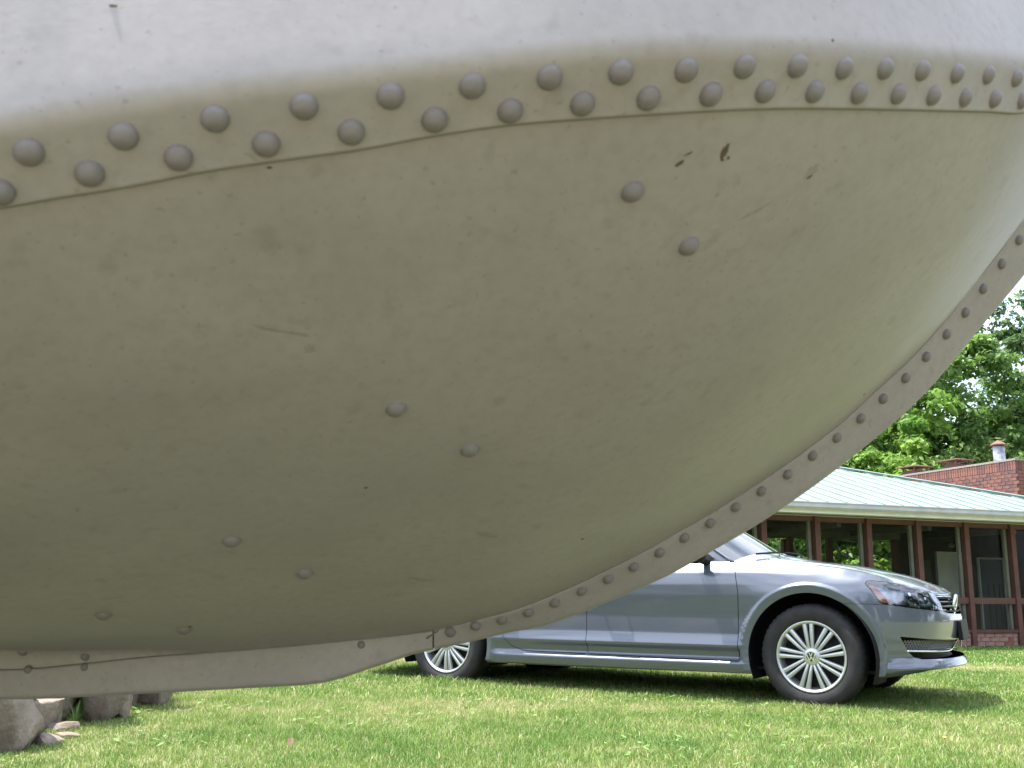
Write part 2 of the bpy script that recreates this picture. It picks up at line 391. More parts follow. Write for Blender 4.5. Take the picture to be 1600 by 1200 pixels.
ZEND = klapc(np.array([XB]))[0][1]
lapK = extend(lapP, ZEND); bendK = extend(bendP, ZEND); bendK[-3:, 1] = lapK[-3:, 1] - .008*np.array([.9, .7, .2]); bendK[-3:, 2] = lapK[-3:, 2] + (bendP[160]-lapP[160])[2]
def chine(x): return pchip(lapK[:,0], lapK[:,1:], x)
def bendc(x): return pchip(bendK[:,0], bendK[:,1:], x)
NS = 200
xs = np.r_[np.linspace(-5.4, -1.75, 20)[:-1], np.linspace(-1.75, -.5, 26)[:-1], np.linspace(-.5, XB, NS)]
C = chine(xs); K = klapc(xs)
K[:,1] = np.minimum(K[:,1], C[:,1]-.004); 
# bottom panel: ruled section with a slight belly; a turned-down flange where it meets the keel on the left
tt = np.r_[np.linspace(0, .9, 30), np.linspace(.92, 1, 12)]
fl = .020*np.clip((-.27-xs)/.22, 0, 1)              # flange height along the keel
S = np.zeros((len(xs), len(tt)+7, 3))
for i, x in enumerate(xs):
    c = C[i]; k = K[i]; k0 = k + np.array([0, fl[i]])
    v = k0-c; Lv = np.hypot(*v)+1e-9; nrm = np.array([v[1], -v[0]])/Lv    # points down / outwards
    if nrm[1] > 0: nrm = -nrm
    bulge = .026*min(Lv/.5, 1)
    pts = [c + v*t + nrm*bulge*4*t*(1-t)*(.75+.5*(1-t)) for t in tt]
    a, b, d = pts[-4], k0, k
    pts = pts[:-3] + [(1-u)**2*a + 2*u*(1-u)*b + u*u*d if fl[i] > 1e-4 else a + (d-a)*u for u in np.linspace(0, 1, 11)[1:]]
    S[i, :, 0] = x; S[i, :, 1:] = np.array(pts)[:S.shape[1]]
def grid_faces(a, b, flip=False):
    f = []
    for i in range(a-1):
        for j in range(b-1):
            q = (i*b+j, (i+1)*b+j, (i+1)*b+j+1, i*b+j+1); f.append(q[::-1] if flip else q)
    return f
Sm = S.copy(); Sm[..., 1] = 2*YK - Sm[..., 1]
hobj('bottom_panel', S.reshape(-1, 3), grid_faces(*S.shape[:2]), M['hull'])
hobj('bottom_panel', Sm.reshape(-1, 3), grid_faces(*S.shape[:2], True), M['hull'])
# topside plate: riveted lip lapping over the bottom panel, bend, side up to the gunwale
dx = .002
Tn = chine(xs+dx)-chine(xs-dx); nrm = np.stack([Tn[:,0], -np.ones_like(xs)*2*dx], 1); nrm /= np.linalg.norm(nrm, axis=1)[:,None]   # horizontal outward (x,y)
nrm = np.where(nrm[:,1:2] > 0, -nrm, nrm)
LAPT = .0016
TAU = math.radians(10)
sec = []
for i, x in enumerate(xs):
    c = np.array([x, *C[i]]); b = np.array([x, *bendc(np.array([x]))[0]]); n3 = np.array([nrm[i,0], nrm[i,1], 0])
    up = b-c; lu = np.linalg.norm(up); upn = up/lu
    out = n3 - upn*(n3@upn); out /= np.linalg.norm(out)
    c1 = c + out*LAPT; pl = np.array([0, 0, math.cos(TAU)]) - n3*math.sin(TAU)
    pts = [c - upn*.0004 - out*.001, c1 - upn*.0004 - out*.0006, c1 - upn*.0000, c1 + upn*.0012]
    b1 = b + out*LAPT*.6; h = .0085
    for u in np.linspace(.06, 1, 8): pts.append(c1 + (b1 - upn*h - c1)*u)
    a0 = b1 - upn*h; a2 = b1 + pl*h
    for u in np.linspace(0, 1, 9)[1:]: pts.append((1-u)**2*a0 + 2*u*(1-u)*b1 + u*u*a2)
    for hgt in (.02, .035, .05, .08, .12, .18, .28, .42, .58): pts.append(b1 + pl*hgt)
    for p in pts: p[1] = min(p[1], YK-.002)
    sec.append(pts)
TP = np.array(sec); TPm = TP.copy(); TPm[..., 1] = 2*YK - TPm[..., 1]
hobj('side_panel', TP.reshape(-1, 3), grid_faces(*TP.shape[:2]), M['hull'])
hobj('side_panel', TPm.reshape(-1, 3), grid_faces(*TP.shape[:2], True), M['hull'])
dk = np.stack([TP[:, -1], TPm[:, -1]], 1)
hobj('deck', dk.reshape(-1, 3), grid_faces(*dk.shape[:2]), M['hull'])
# thin dark line of old sealant in the lap
g = MB(); g.tube([np.array([x, *chine(np.array([x]))[0]]) + np.array([0, -.0004, -.0008]) for x in xs[16:-6:2]], .0009, 6); hobj('lap_sealant', g.V, g.F, M['hull_dark'])
# keel bar and stem plate
def strip(x0, x1, n):
    k1 = np.linspace(0, 1, n)
    lo = np.interp; X1 = x0 + (x1-x0)*k1
    A = np.stack([X1, *pchip(klap[:,0], klap[:,1:], X1).T], 1); B = np.stack([X1, *pchip(kedge[:,0], kedge[:,1:], X1).T], 1)
    return A, B
xstep = at_y(676, 995, YK-.012)[0]
def strip_obj(name, x0, x1, n, thick, overlap):
    # pair lap and edge points along the curve by arc fraction so that the strip stays square to the stem
    A, B = strip(x0, x1, n); rows = []
    for a, b in zip(A, B):
        n_ = np.cross(b-a, np.array([1., 0, 0])); n_ /= np.linalg.norm(n_)
        if n_[1] > 0: n_ = -n_
        w_ = (b-a)/np.linalg.norm(b-a); o = n_*thick
        r = [a - w_*.0008 - n_*.003, a - w_*.0004 + o*.75, a + w_*.0010 + o]
        for u in (.2, .4, .6, .8): r.append(a + (b-a)*u + o)
        r += [b - w_*.0035 + o, b - w_*.0012 + o*.5]
        c = b.copy(); c[1] = YK; r += [c + np.array([0, 0, -.0006])]
        for p in r: p[1] = min(p[1], YK)
        rows.append(r)
    G = np.array(rows); Gm = G.copy(); Gm[..., 1] = 2*YK - Gm[..., 1]
    V = np.vstack([G.reshape(-1, 3), Gm.reshape(-1, 3)]); f = grid_faces(*G.shape[:2]); m_ = G.shape[0]*G.shape[1]
    f += [tuple(i+m_ for i in q)[::-1] for q in f]
    return hobj(name, V, f, M['hull'])
strip_obj('keel_bar', -5.35, xstep, 260, .0022, 0)
strip_obj('stem_plate', xstep+.0012, klap[-1][0]-.002, 150, .0016, 0)
_lx = np.linspace(-1.2, XB-.02, 150); _lk = klapc(_lx)
g = MB(); g.tube([np.array([x, k[0]-.0006, k[1]+.0006]) for x, k in zip(_lx, _lk)], .00045, 5); hobj('lap_sealant', g.V, g.F, M['hull_dark'])
g = MB(); g.tube([at_y(x, y, YK-.0135) for x, y in ((687, 984), (678, 990), (666, 998))], .0008, 5); hobj('lap_sealant', g.V, g.F, M['hull_dark'])

# rivets: one domed head mesh shared by all
def dome(r, h, n=14, m=4):
    V = []; F = []
    for j in range(m):
        a = j/m*math.pi/2
        for k in range(n):
            c = 2*math.pi*k/n; V.append((r*math.cos(a)*math.cos(c), r*math.cos(a)*math.sin(c), h*math.sin(a)))
    V.append((0, 0, h))
    for j in range(m-1):
        for k in range(n):
            k2 = (k+1) % n; F.append((j*n+k, j*n+k2, (j+1)*n+k2, (j+1)*n+k))
    for k in range(n): F.append(((m-1)*n+k, (m-1)*n+(k+1) % n, m*n))
    return V, F
rivet_me = make_mesh('rivet', *dome(.0065, .0052), M['rivet'])
small_me = make_mesh('rivet', *dome(.0056, .0044, 12, 3), M['rivet'])
def place_rivet(p, n, me, sc=1.):
    o = link('rivet', me, hull); n = Vector(n).normalized()
    o.location = Vector(p - HO) - n*.0004; o.rotation_euler = n.to_track_quat('Z', 'Y').to_euler(); o.scale = (sc, sc, sc*random.uniform(.92, 1.08))
random.seed(3)
def surf_hit(G, x, y):
    px = to_px(G.reshape(-1, 3)).reshape(G.shape[:2]+(2,)); e = (px[..., 0]-x)**2 + (px[..., 1]-y)**2
    i, j = np.unravel_index(np.argmin(e), e.shape); i = min(max(i, 1), G.shape[0]-2); j = min(max(j, 1), G.shape[1]-2)
    du = G[i+1, j]-G[i-1, j]; dv = G[i, j+1]-G[i, j-1]; n = np.cross(du, dv); n /= np.linalg.norm(n)
    p0 = G[i, j]; r = ray(x, y); t = ((p0-CAM)@n)/(r@n); p = CAM + r*t
    if n@(CAM-p) < 0: n = -n
    return p, n
UP = [(45,238),(193,213),(336,185.5),(475,166),(610,150),(738,134.5),(859,121),(970,112.5),(1072,109.5),(1163,104),(1245,103),(1318,106.5),(1382,107.5),(1440,110.5),(1494,115),(1543,117),(1587,122)]
LO = [(0,300),(140,271),(279,246),(416,225),(549,206.5),(679,187),(797,173),(910,162),(1013,153.5),(1110,147.5),(1195,142.5),(1272,143),(1341,145.5),(1402,147),(1457,149.5),(1507,152.5),(1553,154.5),(1596,157)]
band = TP[:, 3:12]
for q_ in UP + LO:
    p, n = surf_hit(band, q_[0], q_[1]); place_rivet(p, n, rivet_me, 1. - .09*max(0, (q_[0]-1100)/490))
for q_ in [(988,299),(1076,384),(619,639),(734,703),(362,845),(476,895),(162,960),(288,983),(35,1019),(133,1026)]:
    p, n = surf_hit(S, *q_); place_rivet(p, n, small_me if q_[1] > 1000 else rivet_me, .8 if q_[1] > 1000 else 1.)
SR = [(1616,336),(1590,375),(1563,412),(1534,451),(1506,488),(1477,522),(1445,557),(1413,590),(1378,622),(1343,653),(1306,683),(1268,711),(1229,740),(1188,766),(1148,791),(1108,816),(1068,839),(1029,862),(989,884),(949,903),(908,922),(866,940),(825,955),(784,967),(743,976),(704,986)]
A_, B_ = strip(xstep, klap[-1][0]-.003, 160); SG = np.stack([A_ + (B_-A_)*u for u in (0, .25, .5, .75, 1)], 1)
for q_ in SR:
    p, n = surf_hit(SG, *q_); place_rivet(p + n*.0016, n, small_me)
A_, B_ = strip(-1.0, xstep, 120); SG = np.stack([A_ + (B_-A_)*u for u in (0, .25, .5, .75, 1)], 1)
for q_ in [(45,1046),(133,1042),(565,1007)]:
    p, n = surf_hit(SG, *q_); place_rivet(p + n*.0016, n, small_me, .72)
for k in range(1, 30):                                # rows carry on to the left along the chine
    x_ = lapP[0][0] - .041*k
    c = np.array([x_, *chine(np.array([x_]))[0]]); b = np.array([x_, *bendc(np.array([x_]))[0]]); n = np.array([0, -.93, -.36])
    place_rivet(c + (b-c)*.66 + n*.0022, n, rivet_me); place_rivet(c + (b-c)*.2 + np.array([.02, 0, 0]) + n*.0022, n, rivet_me)
# dried mud specks on the plates
def blob_mesh(name, rx, ry, h, m, seed, n=11):
    r = random.Random(seed); V = [(0, 0, h)]; F = []
    for ring, (q, hh) in enumerate(((.5, .8), (1., -.12))):
        for k in range(n):
            a = 2*math.pi*k/n; f = r.uniform(.65, 1.15); V.append((rx*q*f*math.cos(a), ry*q*f*math.sin(a), h*hh))
    for k in range(n):
        k2 = (k+1) % n; F.append((0, 1+k, 1+k2)); F.append((1+k, 1+n+k, 1+n+k2, 1+k2))
    return make_mesh(name, V, F, m)
for i, (x, y, rx, ry, rot, G) in enumerate([(1133,236,.0022,.0048,.2,S),(1129,250,.0012,.0012,0,S),(1138,247,.0009,.0013,0,S),(1136,231,.0011,.0016,0,S),(1062,256,.0014,.0036,-.7,S),(1076,240,.0006,.0030,-.8,S),(1265,276,.0012,.0026,-.5,S),(572,762,.0016,.0014,0,S),(910,842,.0022,.0012,.3,S),(1350,616,.0020,.0011,.9,S),(176,9,.0022,.0009,0,TP),(541,233,.0016,.0006,.2,S),(421,262,.0016,.0008,.3,S),(1301,63,.0012,.0008,0,TP),(297,979,.0022,.0016,0,S)]):
    p, n = surf_hit(G, x, y); o = link('mud_speck', blob_mesh('mud_speck', rx, ry, .0006, M['mud'], i), hull); n = Vector(n)
    q = n.to_track_quat('Z', 'Y'); o.rotation_euler = (q @ Matrix.Rotation(rot, 4, 'Z').to_quaternion()).to_euler(); o.location = Vector(p-HO)

for i, (x, y, rx, ry, rot) in enumerate([(432, 514, .0022, .020, 1.48), (484, 545, .003, .004, 0), (1268, 268, .004, .006, -.4), (760, 836, .003, .013, 1.2), (655, 905, .0025, .016, 1.3), (1180, 330, .0015, .012, -.7)]):
    p, n = surf_hit(S, x, y); o = link('scuff_mark', blob_mesh('scuff_mark', rx, ry, .0002, M['scuff'], 40+i, 16), hull); n = Vector(n)
    o.rotation_euler = (n.to_track_quat('Z', 'Y') @ Matrix.Rotation(rot, 4, 'Z').to_quaternion()).to_euler(); o.location = Vector(p-HO)

# ---------------------------------------------------------------- grass
def blades(n, y0, y1, hmin, hmax, wmin, wmax, seed):
    r = np.random.default_rng(seed)
    y = np.sqrt(r.random(n)*(y1**2-y0**2)+y0**2); x = (r.random(n)*2-1)*(.545*y+.25)
    keep = np.ones(n, bool)
    lx = (x-4.1967)*math.cos(.3242)+(y-16.4108)*math.sin(.3242); ly = -(x-4.1967)*math.sin(.3242)+(y-16.4108)*math.cos(.3242)
    keep &= ~(ly > -.06)
    x, y = x[keep], y[keep]; n = len(x)
    clump = fbm2(x*2.2, y*2.2, 11, 4); fine = fbm2(x*9, y*9, 12, 3); big = fbm2(x*.45, y*.8, 13, 3)
    d = np.hypot(x-2.36, y-7.21)
    h = (hmin+(hmax-hmin)*r.random(n)**1.6)*(.65+.7*clump)
    for (wx, wy) in ((1.913, 6.469), (-.487, 7.918)):
        h = h*(1 + .75*np.exp(-(((x-wx)/.34)**2 + ((y-wy+.04)/.22)**2)))
    h = h*(1 - .35*np.exp(-((x+2.0)/.35)**2)*(y < 6.4))
    wd = wmin+(wmax-wmin)*r.random(n)
    az = r.random(n)*2*math.pi; lean = h*(.15+.75*r.random(n))
    tx, ty = np.cos(az), np.sin(az); a2 = r.random(n)*2*math.pi; sx, sy = np.cos(a2), np.sin(a2)
    z0 = gz(x, y)
    V = np.zeros((n, 5, 3))
    for k, (s, t, hh, wf) in enumerate(((-1, 0, 0, 1), (1, 0, 0, 1), (-1, .3, .58, .8), (1, .3, .58, .8), (0, 1, 1, 0))):
        V[:, k, 0] = x + s*sx*wd*.5*wf + tx*lean*t; V[:, k, 1] = y + s*sy*wd*.5*wf + ty*lean*t
        V[:, k, 2] = z0 - .004*(k < 2) + h*hh*np.sqrt(np.clip(1-(.45*t)**2, .3, 1))
    # blade colour: green to straw, greener in the far strip along the building and in clumps
    lush = np.clip((y-10.6)/1.2, 0, 1)*.4
    dry = np.clip(.36 + .75*(fine-.5) + .7*(big-.5) - .8*(clump-.5) + .45*(r.random(n)-.5) - lush, 0, 1)
    pale = np.exp(-((y - 10.05 - .12*np.sin(x*1.3))/.28)**2)*.8
    dry = np.clip(dry + pale*.8, 0, 1)[:, None]
    c1 = np.array([.115, .215, .040]); c2 = np.array([.215, .30, .07]); c3 = np.array([.41, .385, .19])
    u = r.random(n)[:, None]*.55
    c = np.where(dry < .5, c1+(c2-c1)*(dry*2), c2+(c3-c2)*(dry*2-1)); c = c*(.75+u)
    straw = (r.random(n) < .05+.10*dry[:, 0])[:, None]; c = np.where(straw, np.array([.52, .46, .27])*(.7+u), c)
    return V, c
Vs, Cs = [], []
for a in ((230000, 3.55, 6.6, .022, .046, .0020, .0038, 1), (200000, 6.6, 10.5, .024, .047, .0036, .0062, 2), (90000, 10.5, 18.5, .026, .046, .009, .015, 3)):
    V, c = blades(*a); Vs.append(V); Cs.append(c)
V = np.concatenate(Vs); c = np.concatenate(Cs); n = len(V); b = np.arange(n)*5
me = fast_mesh('grass', V.reshape(-1, 3), quads=np.stack([b, b+1, b+3, b+2], 1), tris=np.stack([b+2, b+3, b+4], 1), mat=M['grass'])
ca = me.color_attributes.new('Col', 'FLOAT_COLOR', 'POINT')
ca.data.foreach_set('color', np.concatenate([np.repeat(c, 5, 0), np.ones((n*5, 1))], 1).astype(np.float32).ravel())
grass = link('grass', me); tag(grass, 'short mown lawn grass, green with dry straw patches', 'grass', kind='stuff')

# broad low leaves (clover, plantain) among the blades
r_ = np.random.default_rng(21); n = 3000
y = np.sqrt(r_.random(n)*(7.5**2-3.6**2)+3.6**2); x = (r_.random(n)*2-1)*(.54*y+.2)
kp = fbm2(x*1.3, y*1.3, 31, 3) > .53; x, y = x[kp], y[kp]; n = len(x)
R_ = .006+.010*r_.random(n); az = r_.random(n)*6.283; z = gz(x, y)+.012+.018*r_.random(n); tl = (r_.random(n)-.5)*.9
V = np.zeros((n, 6, 3))
for k in range(6):
    a = az + k*math.pi/3; rr = R_*(1.5 if k % 3 == 0 else .9)
    V[:, k, 0] = x+np.cos(a)*rr; V[:, k, 1] = y+np.sin(a)*rr; V[:, k, 2] = z + np.cos(k*math.pi/3)*rr*tl
b = np.arange(n)*6
me = fast_mesh('clover', V.reshape(-1, 3), quads=np.concatenate([np.stack([b, b+1, b+2, b+3], 1), np.stack([b, b+3, b+4, b+5], 1)]), mat=M['grass'])
ca = me.color_attributes.new('Col', 'FLOAT_COLOR', 'POINT'); c = np.array([.13, .235, .05])*(.7+.7*r_.random((n, 1)))
ca.data.foreach_set('color', np.concatenate([np.repeat(c, 6, 0), np.ones((n*6, 1))], 1).astype(np.float32).ravel())
tag(link('clover', me), 'low round clover leaves scattered through the lawn', 'ground cover', kind='stuff')

# ---------------------------------------------------------------- dry stone wall at lower left
M['stone'] = mottle(mat('fieldstone', rough=.9), (.125, .098, .080), (.28, .225, .18), scale=7, detail=9, lo=.32, hi=.68, bump=.9, bscale=34)
layer_noise(M['stone'], (.34, .31, .28), 22, .56, .7, .45); layer_noise(M['stone'], (.10, .085, .07), 5, .55, .75, .6); layer_noise(M['stone'], (.12, .13, .06), 11, .58, .72, .4)
M['stone_warm'] = mottle(mat('brown_fieldstone', rough=.9), (.125, .095, .072), (.235, .185, .145), scale=8, detail=9, lo=.32, hi=.68, bump=.9, bscale=34)
layer_noise(M['stone_warm'], (.20, .18, .17), 6, .5, .66, .8); layer_noise(M['stone_warm'], (.09, .075, .06), 14, .56, .72, .5)
from mathutils import noise as mnoise
def stone_mesh(sx, sy, sz, seed, m, undercut=0., blocky=.5):
    bm = bmesh.new(); bmesh.ops.create_icosphere(bm, subdivisions=4, radius=1)
    r = random.Random(seed); pl = []
    for k in range(9):
        n = Vector((r.gauss(0, 1), r.gauss(0, 1), r.gauss(0, 1))).normalized(); pl.append((n, r.uniform(.80, 1.05)))
    off = Vector((r.random()*9, r.random()*9, r.random()*9))
    for v in bm.verts:
        q = v.co; p = Vector([math.copysign(abs(c)**blocky, c) for c in q]); k = max(abs(p.x), abs(p.y), abs(p.z)); p = p/k*.55 + p*.42
        for n, d in pl:
            e = p.dot(n)-d
            if e > 0: p -= n*e*.95
        w_ = Vector((p.x*sx, p.y*sy, p.z*sz))/max(sx, sy, sz)
        p *= 1.02 + .09*mnoise.noise(w_*1.8+off) + .05*abs(mnoise.noise(w_*4+off)) + .035*mnoise.noise(w_*9+off) + .018*mnoise.noise(w_*22+off)
        v.co = Vector((p.x*sx, p.y*sy, p.z*sz))
        if undercut and v.co.x < .1*sx and v.co.z < .25*sz:
            t = min(1, (.1*sx-v.co.x)/(1.0*sx)); v.co.z += undercut*sz*t*1.5; v.co.y += .4*sy*t
    me = bpy.data.meshes.new('stone'); bm.to_mesh(me); bm.free(); me.materials.append(m)
    me.polygons.foreach_set('use_smooth', np.ones(len(me.polygons), bool))
    return me
wall = thing('stone_wall', 'low dry stone wall of rough brown fieldstones at the lawn edge', 'wall', (-2.2, 4.8, 0))
WO = Vector((-2.2, 4.8, 0))
#       px left, right, base y, height, depth, seed, warm, undercut, turn
STN = [(-110, 34, 1180, .30, .26, 5, 0, 0, .12), (24, 99, 1134, .30, .22, 8, 0, 0, .05), (96, 176, 1131, .27, .24, 11, 1, .9, -.12), (160, 190, 1126, .22, .2, 12, 0, 0, .1),
       (184, 207, 1107, .22, .16, 14, 1, 0, .1), (203, 252, 1104, .20, .2, 17, 1, 0, -.1), (250, 270, 1090, .10, .12, 19, 0, 0, .3)]
for (xa, xb, yb, hh, dp, sd, wm, uc, rz) in STN:
    A = at_z(xa, yb, 0); B = at_z(xb, yb, 0); sx = (B[0]-A[0])/2*1.04
    o = link('stone', stone_mesh(sx, dp/2, hh/2*1.15, sd, M['stone_warm' if wm else 'stone'], uc), wall, Vector(((A[0]+B[0])/2, (A[1]+B[1])/2 + dp*.45, hh*.46))-WO, (0, 0, rz))
    if sd == 11: o['label'] = 'tilted brown stone with a dark hollow beneath it'
for (x, y, z, sx, sy, sz, sd, wm) in [(-2.55, 4.95, .15, .25, .2, .25, 23, 0), (-2.5, 5.6, .15, .3, .14, .2, 27, 0), (-2.3, 6.25, .12, .25, .14, .16, 31, 0), (-2.45, 3.95, .16, .26, .24, .22, 37, 0),
       (-2.3, 4.62, .38, .22, .16, .09, 43, 0), (-2.3, 5.45, .37, .3, .16, .09, 45, 1), (-2.2, 6.05, .28, .25, .14, .08, 47, 1), (-2.35, 5.12, .05, .13, .13, .10, 33, 0)]:
    link('stone', stone_mesh(sx, sy, sz, sd, M['stone_warm' if wm else 'stone']), wall, Vector((x, y, z))-WO, (0, 0, sd*.13))
# earth bank held by the wall
bk = MB(); pr = [(-2.45, 0), (-2.5, .30), (-2.7, .42), (-3.4, .5), (-9, .6)]
bk.grid(np.array([[(px_-.1*math.sin(yy*2), yy, pz) for px_, pz in pr] for yy in np.linspace(2.6, 7.2, 12)]))
structure(bk.build('earth_bank', M['soil_and_bounce'], None, True))
def flat_stone(px, py, rx, ry, h, seed, label, m='stone'):
    p = at_z(px, py, 0); o = link('flat_stone', stone_mesh(rx, ry, h, seed, M[m]), None, (p[0], p[1], h*.55), (0, 0, seed*.7))
    tag(o, label, 'stone', 'flat stones on the grass below the wall')
flat_stone(66, 1163, .07, .09, .030, 51, 'pale flat stone in the grass, nearest the viewer beside the big boulder')
flat_stone(97, 1143, .045, .07, .028, 53, 'small brown flat stone just below the dark hollow in the wall', 'stone_warm')
flat_stone(106, 1153, .06, .05, .016, 57, 'thin half buried flat stone between two other flat stones')
# tufts of longer grass
def tuft(name, px, py, n, h, spread, label, seed, col):
    r = np.random.default_rng(seed); p = at_z(px, py, 0); V = []; F = []; c = []
    for k in range(n):
        a = r.random()*6.283; hh = h*(.5+.6*r.random()); l = spread*(.2+r.random()); b = len(V); s = np.array([-math.sin(a), math.cos(a), 0])*.0022; o = np.array([math.cos(a), math.sin(a), 0])
        bx = o*.012*r.random()
        for u in (0, .4, .75, 1):
            q = bx + o*l*u**1.8 + np.array([0, 0, hh*(u - .25*u*u)]); ww = (1-u)*.9+.1
            V += [q-s*ww, q+s*ww]
        F += [(b+2*i, b+2*i+1, b+2*i+3, b+2*i+2) for i in range(3)]; c += [np.array(col)*(.7+.6*r.random())]*8
    me = make_mesh(name, V, F, M['grass']); ca = me.color_attributes.new('Col', 'FLOAT_COLOR', 'POINT')
    ca.data.foreach_set('color', np.concatenate([np.array(c), np.ones((len(c), 1))], 1).astype(np.float32).ravel())
    tag(link(name, me, None, (p[0], p[1], 0)), label, 'grass tuft', 'tufts of long grass by the stones')
tuft('grass_tuft', 116, 1136, 46, .17, .10, 'spiky pale green grass tuft in front of the dark hollow in the wall', 61, (.13, .22, .07))
tuft('grass_tuft', 72, 1139, 40, .10, .08, 'bright green tuft between the big boulder and the next stone', 62, (.08, .2, .03))
tuft('grass_tuft', 212, 1110, 30, .09, .06, 'short straw coloured tuft below the farther brown stones', 63, (.2, .22, .08))
tuft('grass_tuft', 262, 1092, 60, .12, .07, 'dark weedy tuft at the far end of the stone wall', 64, (.03, .07, .02))
# fallen leaf, flower
def curl_leaf(px, py, Lg, label, color, seed):
    m = mottle(mat('dry_leaf', rough=.8), color, tuple(c*1.4 for c in color), scale=60); p = at_z(px, py, 0); V = []; n = 7
    for i in range(n):
        u = i/(n-1); wv = .38*Lg*math.sin(math.pi*min(1, u*.95+.03))
        for s in (-1, 0, 1): V.append((s*wv, (u-.5)*.25*Lg, u*Lg*.95 + .012*abs(s)*math.sin(3*u)))
    F = [(i*3+j, i*3+j+1, i*3+j+4, i*3+j+3) for i in range(n-1) for j in range(2)]
    tag(obj('fallen_leaf', V, F, m), label, 'leaf').location = (p[0], p[1], .03)
curl_leaf(453, 1178, .036, 'curled pinkish brown dead leaf standing in the grass', (.34, .20, .14), 1)
fm = mat('yellow_petal', (.75, .62, .03), .6); p = at_z(1477, 1170, 0); fb = MB()
for k in range(10):
    a = k*.628; fb.add([(0, 0, .05), (.009*math.cos(a-.25), .009*math.sin(a-.25), .053), (.011*math.cos(a), .011*math.sin(a), .054), (.009*math.cos(a+.25), .009*math.sin(a+.25), .053)], [(0, 1, 2, 3)])
fr = thing('dandelion', 'tiny yellow dandelion flower in the lawn in front of the car bumper', 'flower', (p[0], p[1], 0)); fb.build('flower_head', fm, fr)
sb = MB(); sb.tube([(0, 0, 0), (.004, .002, .03), (0, 0, .05)], .0012, 5); sb.build('stem', M['bark'], fr)
# ---------------------------------------------------------------- building behind
BX, BY, BT, SP, BZ = 4.1967, 16.4108, .3242, 1.0355, -.1686
M['redwood'] = mottle(mat('red_brown_paint', rough=.6), (.078, .031, .027), (.108, .046, .039), scale=5, bump=.1)
M['graytrim'] = mottle(mat('grey_green_frame', rough=.6), (.085, .092, .072), (.115, .118, .095), scale=6)
M['white'] = mottle(mat('white_paint', rough=.5), (.62, .62, .60), (.74, .74, .72), scale=4)
M['gutter'] = mottle(mat('gutter_metal', rough=.4), (.38, .40, .43), (.46, .47, .49), scale=5)
M['roof'] = mottle(mat('pale_green_metal_roof', rough=.55), (.165, .235, .21), (.205, .275, .25), scale=2.5); M['roof'].node_tree.nodes['Principled BSDF'].inputs['Specular IOR Level'].default_value = .3
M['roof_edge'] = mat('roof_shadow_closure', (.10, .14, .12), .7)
M['brick'] = mottle(mat('red_brick', rough=.9), (.155, .064, .050), (.235, .098, .076), scale=9, detail=8, bump=.5, bscale=40)
M['brick_dark'] = mottle(mat('purple_brick', rough=.9), (.105, .052, .05), (.16, .075, .07), scale=9, detail=8, bump=.5, bscale=40)
M['brick_pale'] = mottle(mat('weathered_brick', rough=.9), (.24, .13, .105), (.33, .20, .165), scale=9, detail=8, bump=.5, bscale=40)
M['mortar'] = mottle(mat('mortar', rough=.95), (.23, .19, .165), (.32, .28, .245), scale=30, bump=.3)
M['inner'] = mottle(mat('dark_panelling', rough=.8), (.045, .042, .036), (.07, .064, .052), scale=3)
M['pane'] = glassy('window_pane', (.86, .9, .86), ior=1.22, rough=.16, alpha=.9)
M['dglass'] = mat('grey_door_glass', (.13, .15, .165), .15); M['dglass'].node_tree.nodes['Principled BSDF'].inputs['Specular IOR Level'].default_value = .6
M['rust'] = mottle(mat('rusty_cap', rough=.85), (.13, .06, .045), (.22, .11, .085), scale=10)
M['zinc'] = mottle(mat('weathered_zinc', rough=.5, metal=.7), (.22, .24, .27), (.60, .62, .66), scale=5, lo=.35, hi=.6)
bld = thing('building', 'single storey pavilion with pale green metal roof and dark glazed porch', 'building', (BX, BY, BZ), (0, 0, BT))
T0, T1 = -9.0, 7.30
def bbox(name, a, b, m, parent=bld): return MB().box(a, b).build(name, m, parent)
# brick base: mortar core plus bricks one by one in the bays that show
bbox('base_wall', (T0, .014, -.1), (T1, .12, .228), M['mortar'])
random.seed(5)
bmesh_lib = {k: bevel_box_mesh('brick', .197, .03, .066, .003, M[k]) for k in ('brick', 'brick_pale', 'brick_dark')}
bhalf = {k: bevel_box_mesh('brick', .092, .03, .066, .003, M[k]) for k in ('brick', 'brick_pale', 'brick_dark')}
for bay in (2, 3, 4, 5):
    x0 = bay*SP + .008; x1 = (bay+1)*SP - .11
    for c in range(3):
        z = .038 + c*.076; x = x0
        if c % 2: o = link('brick', bhalf['brick_pale'], bld, (x+.046, .012, z)); x += .104
        while x < x1 - .05:
            big = x + .2 <= x1 + .01; k = random.choice(['brick_pale', 'brick_pale', 'brick_pale', 'brick'])
            o = link('brick', (bmesh_lib if big else bhalf)[k], bld, (x + (.0985 if big else .046), .012 + random.uniform(-.003, .003), z)); x += .208 if big else .104
bbox('sill', (T0, -.035, .230), (T1, .13, .282), M['redwood'])
bbox('mid_rail', (T0, -.025, .722), (T1, .10, .828), M['redwood'])
bbox('header', (T0, -.01, 2.05), (T1, .11, 2.134), M['redwood'])
ks = range(-8, 8)
